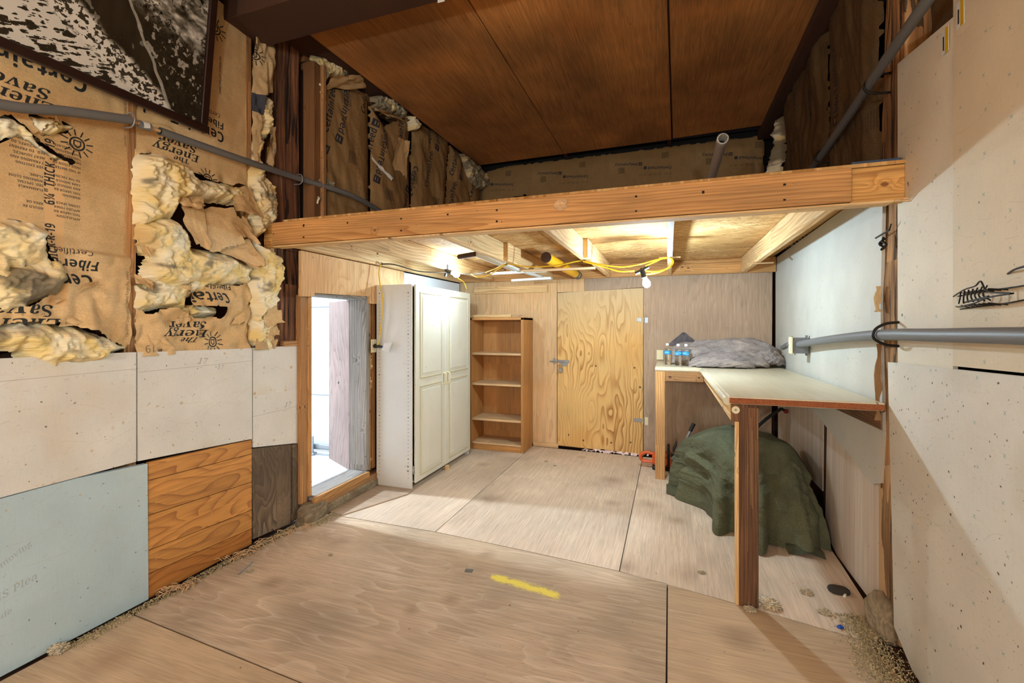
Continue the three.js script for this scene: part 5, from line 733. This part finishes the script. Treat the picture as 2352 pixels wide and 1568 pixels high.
{ // chainsaw behind the far bench leg
  const t = thing('chainsaw', 'orange chainsaw lying behind the left bench leg against the back wall', 'chainsaw', [-0.07, 0, -4.72]);
  part('engine_housing', plank(0.2, 0.13, 0.16, 0.03).translate(0.02, 0.1, 0), M.orange, t);
  part('rear_handle', join(tube([[-0.06, 0.14, 0], [-0.14, 0.15, 0], [-0.19, 0.12, 0], [-0.18, 0.075, 0], [-0.06, 0.06, 0]], 0.017, 40, 10), plank(0.13, 0.02, 0.05, 0.008).translate(-0.12, 0.06, 0)), M.orange, t);
  part('front_handle', tube([[0.07, 0.06, 0.09], [0.07, 0.2, 0.09], [0.07, 0.22, 0.03], [0.07, 0.22, -0.07], [0.07, 0.08, -0.09]], 0.013, 40, 10), M.grip, t);
  part('hand_guard', plank(0.012, 0.09, 0.15, 0.005).rotateZ(-0.4).translate(0.13, 0.23, 0), M.grip, t); part('exhaust_cover', plank(0.05, 0.06, 0.1, 0.015).translate(0.0, 0.19, 0), M.foam, t);
  part('starter_cover', join(rod([0.02, 0.1, 0.08], [0.02, 0.1, 0.1], 0.055, 0.045, 20)), M.orange, t); part('guide_bar', plank(0.34, 0.07, 0.008, 0.003).translate(0.26, 0.06, 0), M.steel, t); part('base_skid', plank(0.2, 0.035, 0.15, 0.012).translate(0.02, 0.02, 0), M.grip, t);
  const p = thing('scrap_pile', 'grey and black machine scraps heaped on the floor between bench leg and green blanket', 'scraps', [0.06, 0, -4.5]);
  for (let i = 0; i < 7; i++) part('scrap', rod([rr(-0.06, 0), 0.02 + i * 0.03, rr(-0.03, 0.03)], [rr(0.06, 0.12), 0.02 + i * 0.026, rr(-0.06, 0.02)], 0.018, 0.016, 10), i % 2 ? M.foam : M.grip, p);
}
{ // rubble and foam along the bottom of the back door
  const m = mat({ color: col(240, 214, 210), roughness: 1, emissive: new THREE.Color(0.16, 0.1, 0.1) }); m.emissive.setRGB(0, 0, 0);
  const g = sheet({ a0: -0.95, a1: -0.2, b0: -5.17, b1: -5.06, cell: 0.006, map: (x, z, l) => [x, Math.max(0.001, l), z], keep: (x, z) => 0.028 + 0.03 * noise(x * 30, 3) - Math.abs(z + 5.11 - 0.03 * x) * 0.9 + 0.01 * noise(x * 90, z * 90), lift: (x, z) => 0.004 + 0.022 * Math.max(0, noise(x * 60, z * 60) + 0.3) });
  const o = solo('foam_crumbs', g, m, 'pale pink foam crumbs strewn along the gap under the plywood door', 'crumbs'); o.userData.kind = 'stuff';
}
// ---------------------------------------------------------------- pipes
{
  const t = thing('foam_pipe', 'grey foam wrapped pipe with a bare coupling on the left wall', 'pipe', [0, 0, 0]), x = -2.47;
  const P = ([z, y]) => [x, y, z], A = [[-1.031,2.268],[-1.235,2.333],[-1.488,2.404]], B = [[-1.622,2.404],[-1.811,2.411],[-2.111,2.423],[-2.567,2.448]], C = [[-2.39,2.376],[-2.769,2.366],[-3.167,2.331]];
  part('foam_sleeve', tube([[x, 2.2, 0.9], [x, 2.22, -0.3], ...A.map(P)], 0.021, 80, 14), M.foam, t); part('foam_sleeve', tube([...B.map(P), [-2.33, 2.42, -2.95], [-2.3, 2.37, -3.3], [-2.3, 2.34, -3.55]], 0.02, 70, 14), M.foam, t);
  const a = A[2], b = B[0]; part('pipe_core', rod(P(a), P(b), 0.0075), M.shelfTop, t);
  const cp = [[-1.525,2.399],[-1.576,2.403]]; part('coupling', rod(P(cp[0]), P(cp[1]), 0.019, 0.019, 20), M.greyPipe, t); part('coupling_label', rod([x + 0.003, cp[0][1] + 0.002, cp[0][0] - 0.012], [x + 0.003, cp[1][1] + 0.002, cp[1][0] + 0.012], 0.0185, 0.0185, 20), M.paper, t);
  for (const [z, y] of [[-1.49,2.403],[-2.559,2.442]]) part('clamp', tube([[x - 0.05, y + 0.03, z], [x + 0.01, y + 0.034, z], [x + 0.028, y, z], [x + 0.01, y - 0.03, z], [x - 0.05, y - 0.03, z]], 0.004, 30, 6), M.steel, t);
  const e = [-2.3, 2.34, -3.55]; part('elbow', join(rod(e, [e[0] + 0.02, e[1] - 0.02, e[2] - 0.1], 0.026, 0.024, 16), rod([e[0], e[1] + 0.03, e[2] - 0.04], [e[0], e[1] - 0.08, e[2] - 0.06], 0.016)), M.foam, t);
  const r = thing('foam_pipe', 'dark foam wrapped pipe slanting past the top of the right post down to the loft', 'pipe', [0, 0, 0]);
  part('foam_sleeve', tube([[0.87, 2.65, 0.2], [0.87, 2.6, -1.5], [0.87, 2.56, -1.98], [0.885, 2.545, -2.39], [0.9, 2.52, -2.783], [0.9, 2.45, -3.45], [0.9, 2.4, -4.2], [0.9, 2.3, -5.0]], 0.021, 80, 14), M.foam, r);
  for (const z of [-2.55, -3.3]) part('clamp', tube([[0.97, 2.57 + (z + 2.55) * 0.09, z], [0.89, 2.56 + (z + 2.55) * 0.09, z], [0.865, 2.52 + (z + 2.55) * 0.09, z], [0.89, 2.49 + (z + 2.55) * 0.09, z], [0.97, 2.48 + (z + 2.55) * 0.09, z]], 0.005, 24, 6), M.blackMetal, r);
  const k = thing('plastic_conduit', 'grey plastic conduit running along the right wall to the electrical box', 'conduit', [0, 0, 0]);
  part('conduit_pipe', tube([[0.885, 1.375, 1.9], [0.885, 1.375, 0.2], [0.885, 1.375, -1.0], [0.885, 1.375, -1.6], [0.885, 1.37, -2.0], [0.887, 1.366, -2.35], [0.893, 1.345, -2.8], [0.9, 1.305, -3.4], [0.905, 1.27, -3.82]], 0.024, 90, 18), M.greyPipe, k);
  part('clamp', tube([[0.955, 1.42, -2.42], [0.9, 1.412, -2.42], [0.862, 1.385, -2.42], [0.858, 1.35, -2.42], [0.9, 1.322, -2.42], [0.955, 1.315, -2.42]], 0.006, 30, 8), M.blackMetal, k);
  part('conduit_tail', tube([[0.91, 1.265, -3.88], [0.92, 1.255, -4.2], [0.93, 1.22, -4.45]], 0.02, 20, 12), M.foam, k); part('clamp', tube([[0.975, 1.29, -4.12], [0.925, 1.285, -4.12], [0.893, 1.255, -4.12], [0.925, 1.225, -4.12], [0.975, 1.22, -4.12]], 0.005, 24, 6), M.steel, k);
  const bx = thing('electrical_box', 'grey plastic electrical box with ivory cover standing off the right wall', 'electrical box', [0.915, 1.262, -3.86]);
  part('box_body', plank(0.1, 0.115, 0.07, 0.004), M.greyPipe, bx); part('cover_plate', plank(0.012, 0.125, 0.08, 0.003).translate(-0.057, 0, 0), M.ivory, bx); part('receptacle', join(plank(0.004, 0.03, 0.034, 0.0015).translate(-0.065, 0.025, 0), plank(0.004, 0.03, 0.034, 0.0015).translate(-0.065, -0.025, 0)), M.paper, bx); part('mounting_foot', join(plank(0.01, 0.15, 0.03).translate(0.045, 0, -0.005), rod([-0.05, 0.06, 0], [-0.05, 0.068, 0], 0.006), rod([-0.03, -0.062, 0], [-0.03, -0.068, 0], 0.006)), M.greyPipe, bx);
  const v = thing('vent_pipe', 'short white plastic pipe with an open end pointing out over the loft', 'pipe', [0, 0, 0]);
  { const g = new THREE.LatheGeometry([[0.031, 0], [0.031, 1.7], [0.036, 1.7], [0.036, 0.07], [0.04, 0.065], [0.04, 0], [0.031, 0]].map(([x, y]) => new THREE.Vector2(x, y)), 32); g.rotateX(-Math.PI / 2); g.translate(0.362, 2.72, -3.5); part('pipe_body', g, M.pvc, v); part('bore_shade', rod([0.362, 2.72, -3.62], [0.362, 2.72, -3.63], 0.031, 0.031, 24), M.black, v); }  // black disc inside the bore stands in for the shade in the pipe
  solo('plastic_pipe', join(rod([0.72, 2.135, -2.75], [0.86, 2.13, -3.2], 0.025, 0.025, 16), rod([0.715, 2.136, -2.73], [0.725, 2.135, -2.77], 0.03, 0.03, 16)), M.greyPipe, 'short grey plastic pipe lying on the loft deck behind the right end of the beam', 'pipe');
}
// ---------------------------------------------------------------- framed picture on the left wall
{
  const t = thing('framed_picture', 'large framed black and white mountain photograph leaning out from the left wall', 'picture', [-2.505, 2.5, -1.885]);
  t.rotation.z = -0.11;
  const w = 1.5, h = 1.05, f = 0.042, dark = mat({ color: col(38, 20, 14), roughness: 0.4 });
  const rock = tex(1280, 896, w, h, (u, v, o) => {      // a generic rocky slope in black and white: pale scree, a dark cliff, speckled snow, dark woods
    const a = w - u + 0.03 * fbm(u * 6, v * 6, 4), b = v + 0.03 * fbm(u * 6 + 9, v * 6, 4), s1 = (a - 0.3) * -0.53 + (b - 0.06) * 0.848, s2 = (a - 0.27) * -0.894 + (b - 0.2) * 0.447;
    const fine = fbm(u * 76, v * 76, 4), streak = ridge((u + v * 0.5) * 20, (v - u * 0.4) * 60, 4), edge = (q, e) => sm(-0.02 + e, 0.02 + e, q); let g;
    const scree = fine + 0.35 * streak > 0.02 ? 214 : 52, left = streak + 0.5 * fbm(u * 16, v * 16, 3) > 0.12 ? 205 : 36, cliff = 34 + 20 * fbm(u * 20, v * 6, 3) + (fbm(u * 30 + 4, v * 24, 3) > 0.34 ? 70 : 0), snow = 130 + 150 * fbm(u * 22 + 5, v * 34, 4) - (fbm(u * 80, v * 80, 3) > 0.15 ? 90 : 0) * (1 - sm(0.1, 0.3, fbm(u * 5, v * 8, 2) + 0.15)), woods = 36 + 20 * fine + (fbm(u * 50, v * 40 + 3, 4) > 0.36 - 0.5 * Math.max(0, 0.28 - Math.abs(b - 0.36)) ? 110 : 0);
    g = lerp(left, scree, edge(s1, -0.06)); g = lerp(g, cliff, edge(s1, 0.055)); const right = edge(s2, 0) * edge(s1, 0.02); g = lerp(g, lerp(woods, snow, sm(0.36, 0.44, b - a * 0.15)), right); if (Math.abs(s2) < 0.008 && b < 0.5) g = lerp(g, 190, 0.7);
    o[0] = g + 6; o[1] = g; o[2] = g - 12;
  });
  const pr = new THREE.PlaneGeometry(w - 2 * f + 0.01, h - 2 * f + 0.01); { const uv = pr.attributes.uv; for (let i = 0; i < uv.count; i++) uv.setXY(i, uv.getX(i) * w, uv.getY(i) * h); } pr.rotateY(Math.PI / 2); pr.translate(0.012, h / 2, w / 2);
  part('print', pr, mat({ map: rock, roughness: 0.35 }), t);
  part('backing', span(0, 0.01, 0.005, h - 0.005, 0.005, w - 0.005), M.darkWood, t);
  const rails = [['x', 0, f, 0, w], ['x', h - f, h, 0, w]]; for (const [, y0, y1] of rails) part('frame_rail', span(0.0, 0.03, y0, y1, 0, w, 0.004), dark, t); for (const z of [0, w - f]) part('frame_rail', span(0.0, 0.03, f, h - f, z, z + f, 0.004), dark, t);
}
// ---------------------------------------------------------------- wire basket on the right wall
{
  const t = thing('wire_rack', 'bent black wire rack jutting from the right wall boards above the conduit', 'rack', [0, 0, 0]);
  const L = (l, r = 0.0024, n = 60) => part('wire', tube(l, r, n, 6), M.blackMetal, t), x = 0.92;
  L([[0.94, 1.505, -2.0], [x, 1.512, -1.93], [x - 0.02, 1.52, -1.85], [x - 0.03, 1.525, -1.78], [x - 0.04, 1.535, -1.735], [x - 0.045, 1.505, -1.7], [x - 0.045, 1.49, -1.6]]); L([[0.94, 1.47, -1.985], [x, 1.466, -1.93], [x - 0.02, 1.468, -1.85], [x - 0.03, 1.473, -1.78], [x - 0.04, 1.485, -1.7], [x - 0.04, 1.49, -1.6]]); L([[0.945, 1.505, -1.98], [0.935, 1.51, -1.85], [0.93, 1.512, -1.7], [0.93, 1.515, -1.6]]); L([[0.945, 1.46, -1.97], [0.935, 1.464, -1.85], [0.93, 1.468, -1.72], [0.93, 1.478, -1.6]]); L([[0.945, 1.556, -1.74], [0.92, 1.562, -1.66], [0.91, 1.566, -1.55]], 0.003, 20);
  L([[x, 1.478, -1.9], [x - 0.02, 1.48, -1.84], [x - 0.03, 1.482, -1.78], [x - 0.04, 1.488, -1.7]], 0.003, 30);
  for (let i = 0; i < 7; i++) { const z = -1.905 + i * 0.03, xx = x - 0.006 - i * 0.004; L([[xx, 1.516 + i * 0.001, z], [xx - 0.004, 1.495, z + 0.006 - i * 0.003], [xx, 1.477, z - 0.01 + i * 0.004]], 0.0022, 10); L([[0.937, 1.508, z], [xx, 1.512, z + 0.004]], 0.0018, 6); L([[0.937, 1.464, z], [xx, 1.47, z + 0.004]], 0.0018, 6); }
}
// nails and peeling bits by the right post
{
  const palePaper = flapKraft.clone(); palePaper.color = new THREE.Color(0.85, 0.92, 1); const darkPaper = flapKraft.clone(); darkPaper.color = new THREE.Color(0.42, 0.34, 0.28);
  const t = thing('bent_nails', 'rusty nails and a wad of wire on the right post', 'nails', [0.93, 1.8, -2.52]);
  part('nail', rod([0.0, 0.02, -0.08], [0.0, 0.03, 0.06], 0.004), M.blackMetal, t); part('nail', rod([0.005, 0.01, -0.01], [-0.01, -0.03, 0.0], 0.005), M.blackMetal, t); part('wire_wad', tube([[0, 0, 0.02], [-0.015, -0.02, 0], [0, -0.04, 0.01], [-0.015, -0.05, 0.02], [0, -0.03, 0.03], [-0.01, -0.01, 0.01]], 0.005, 40, 6), M.blackMetal, t); part('nail', rod([0.0, 0.03, 0.06], [-0.005, 0.05, 0.09], 0.003), M.blackMetal, t);
  for (const [y, h, l] of [[1.53, 0.12, 'upper scrap of peeling brown paper beside the right post'], [1.14, 0.36, 'lower curl of peeling brown paper beside the right post, at bench height']]) solo('paper_scrap', sheet({ a0: 0, a1: 1, b0: 0, b1: 1, cell: 0.06, lift: (a, b) => 0.015 * Math.sin(a * 3) + 0.008 * noise(a * 4, b * 7), map: (a, b, q) => [0.94 - q, y - h / 2 + b * h, -2.575 - a * (h > 0.2 ? 0.028 : 0.04) * (0.7 + 0.6 * noise(b * 6, y)) * Math.pow(Math.sin(Math.PI * (0.06 + b * 0.88)), 0.4)] }), h > 0.2 ? darkPaper : palePaper, l, 'paper');
}
// small plate hanging by the ceiling beam
solo('white_tag', span(-1.235, -1.19, 3.23, 3.3, -2.3, -2.296), M.paper, 'small white tag hanging under the ceiling beam', 'tag');
// ---------------------------------------------------------------- concrete footings and debris
{
  const rock = (x, y, z, sx, sy, sz, off) => { const g = new THREE.IcosahedronGeometry(1, 12), p = g.attributes.position, uv = g.attributes.uv; for (let i = 0; i < p.count; i++) { const a = p.getX(i), b = p.getY(i), c = p.getZ(i), k = 1 + 0.22 * fbm(a * 1.4 + off, b * 1.4 + c, 3) + 0.05 * ridge(a * 5 + c * 3, b * 5 + off, 2), sq = (q) => Math.sign(q) * Math.pow(Math.abs(q), 0.72); p.setXYZ(i, x + sq(a) * sx * k, Math.max(-0.02, y + sq(b) * sy * k), z + sq(c) * sz * k); uv.setXY(i, a * sx + c * sz * 0.6 + 0.5, b * sy + 0.3 * c * sz); } const w = mergeVertices((g.deleteAttribute('normal'), g)); w.computeVertexNormals(); return w; };
  solo('concrete_footing', join(span(-2.6, -2.42, -0.02, 0.068, -3.5, -2.72, 0.01), rock(-2.47, 0.03, -2.68, 0.075, 0.085, 0.12, 3)), M.concrete, 'rough concrete footing under the doorway sill', 'footing');
  solo('broken_footing', rock(0.955, 0.04, -2.56, 0.075, 0.1, 0.1, 8), M.concrete, 'broken grey lump of concrete at the foot of the right post', 'footing');
  const tuft = (x, z, r, k, label) => { const g = new THREE.IcosahedronGeometry(1, 14), p = g.attributes.position, c = new Float32Array(p.count * 3), o = [0, 0, 0]; for (let i = 0; i < p.count; i++) { const a = p.getX(i), b = p.getY(i), q = p.getZ(i), s = r * (0.85 + 0.45 * ridge(a * 3 + k, b * 3 + q * 2, 3) + 0.35 * noise(a * 11 + q * 7 + k, b * 11 - q * 5) + 0.2 * noise(a * 25 + k, q * 25 + b * 9)); p.setXYZ(i, x + a * s * 1.25, Math.max(0.001, r * 0.35 + b * s * 0.6), z + q * s); mix3(o, FY[0], FY[1], clamp(0.75 + noise(a * 4 + k, q * 4))); o[0] = 0.95; o[1] = lerp(0.7, 0.84, o[2]); o[2] = 0.3 + 0.45 * o[2]; c.set(o, i * 3); } g.setAttribute('color', new THREE.BufferAttribute(c, 3)); const w = mergeVertices((g.deleteAttribute('normal'), g)); w.computeVertexNormals(); return solo('wool_tuft', w, M.fibre, label, 'tuft', 'wool tufts on the floor'); };
  const T = [[.18,-2.795],[.686,-2.763],[.481,-2.575],[.38,-2.503],[.722,-2.599],[.805,-2.565],[-1.196,-4.579],[-1.076,-4.465],[-2.262,-1.976],[-2.488,-1.222],[-1.955,-2.275]];
  const TL = ['small white pellet like tuft on the floor left of the front bench leg', 'round yellow tuft on the floor behind the front bench leg, near the dark disc', 'largest yellow tuft, at the foot of the front bench leg', 'tiny tuft against the left side of the front bench leg foot', 'yellow tuft midway between front bench leg and right wall', 'yellow tuft nearest the broken concrete lump', 'pale crumb near the bookcase foot', 'second pale crumb farther from the bookcase foot', 'tuft near the grey nail beside the orange boards', 'flat yellow tuft under the edge of the blue board', 'pale speck of wool in front of the doorway footing'];
  const TR = [0.014, 0.022, 0.036, 0.02, 0.02, 0.018, 0.014, 0.012, 0.012, 0.028, 0.009];
  T.forEach(([x, z], i) => tuft(x, z, TR[i], i * 3.1, TL[i]));
  const dk = rock(0, 0.012, 0, 0.05, 0.016, 0.035, 5); dk.translate(...(([x, z]) => [x, 0, z])([[.853,-2.829]][0])); solo('dark_disc', dk, mat({ color: col(58, 52, 46), roughness: 1 }), 'flat dark lump on the floor near the right wall', 'lump');
  const bb = plank(0.025, 0.012, 0.02, 0.003).rotateY(0.5); bb.translate(...(([x, z]) => [x, 0.007, z])([[.755,-2.491]][0])); solo('blue_chip', bb, M.blue, 'tiny bright blue plastic chip on the floor near the concrete lump', 'chip');
  const gc = plank(0.045, 0.003, 0.032, 0.001).rotateY(0.2); gc.translate(...(([x, z]) => [x, 0.003, z])([[-1.081,-2.386]][0])); solo('slate_chip', gc, M.foam, 'small flat grey chip on the floor left of the yellow paint streak', 'chip');
  const nail = [[-2.293,-1.926],[-2.333,-2.053]]; solo('loose_nail', rod([nail[0][0], 0.005, nail[0][1]], [nail[1][0], 0.006, nail[1][1]], 0.004), M.steel, 'grey nail lying on the floor beside the orange boards', 'nail');
  const wh = [[.75,-2.996],[.736,-3.025],[.756,-3.062]]; solo('clear_straw', rod([0.86, 0.008, -2.78], [0.9, 0.01, -2.86], 0.006), M.pvc, 'short pale tube on the floor against the right wall', 'tube');
  // sawdust and grit swept into the corners
  const grain = new THREE.TetrahedronGeometry(1, 0), heap = (name, label, n, place, s0, s1, mm) => { const im = new THREE.InstancedMesh(grain, mm, n), m4 = new THREE.Matrix4(), q = new THREE.Quaternion(), e = new THREE.Euler(); for (let i = 0; i < n; i++) { const [x, y, z] = place(), s = rr(s0, s1); e.set(rr(0, 6), rr(0, 6), rr(0, 6)); m4.compose(new THREE.Vector3(x, y, z), q.setFromEuler(e), new THREE.Vector3(s * rr(1, 2.4), s * 0.7, s)); im.setMatrixAt(i, m4); im.setColorAt(i, new THREE.Color().setHSL(0.09 + rr(0, 0.03), 0.4, rr(0.16, 0.46))); } im.name = name; im.userData = { kind: 'stuff', label, category: 'debris' }; shade(im); scene.add(im); };
  const grit = mat({ color: 0xffffff, roughness: 1 });
  heap('sawdust', 'sawdust and grit gathered along the right wall by the broken concrete', 5000, () => { const t = rnd(), w = (rnd() + rnd() + rnd() - 1.5) * 0.1; return [0.85 + w - 0.03 * t, 0.001 + 0.01 * rnd() * (1 - Math.abs(w) * 6), -2.62 + t * 0.75]; }, 0.0012, 0.0045, grit);
  heap('floor_litter', 'straw bits and grit along the foot of the left wall and doorway footing', 5200, () => { const t = rnd(), z = -1.25 - t * 1.75, w = Math.abs(rnd() + rnd() - 1) * 0.09; return [-2.5 + w + (t > 0.75 ? 0.12 : 0), 0.001 + 0.007 * rnd(), z]; }, 0.001, 0.004, grit);
  heap('floor_crumbs', 'fine pale crumbs scattered over the plywood floor', 900, () => [rr(-2.3, 0.85), 0.001, rr(-4.9, -0.9)], 0.0008, 0.0028, grit);
  for (const [a, b, l] of [[[-2.5, -2.2], [-2.36, -2.6], 'clump of straw and wool at the foot of the dark panel'], [[-2.5, -1.66], [-2.44, -1.75], 'small straw clump where the blue board meets the orange boards'], [[-2.5, -2.0], [-2.42, -2.2], 'ragged straw clump along the foot of the orange boards']]) {
    const fib = []; for (let i = 0; i < 60; i++) { const t = rnd(), x = lerp(a[0], b[0], t) + rr(-0.03, 0.03), z = lerp(a[1], b[1], t) + rr(-0.03, 0.03), an = rr(0, 6.3), r = rr(0.012, 0.035), y = rr(0.004, 0.022); fib.push(tube([[x, y, z], [x + r * Math.cos(an), y + rr(0, 0.012), z + r * Math.sin(an)], [x + 1.6 * r * Math.cos(an + 0.6), Math.max(0.003, y - 0.006), z + 1.6 * r * Math.sin(an + 0.6)]], rr(0.0012, 0.003), 5, 4)); }
    const o = solo('straw_clump', join(...fib), M.shelfTop, l, 'debris'); o.userData.kind = 'stuff';
  }
}
renderer.render(scene, camera);
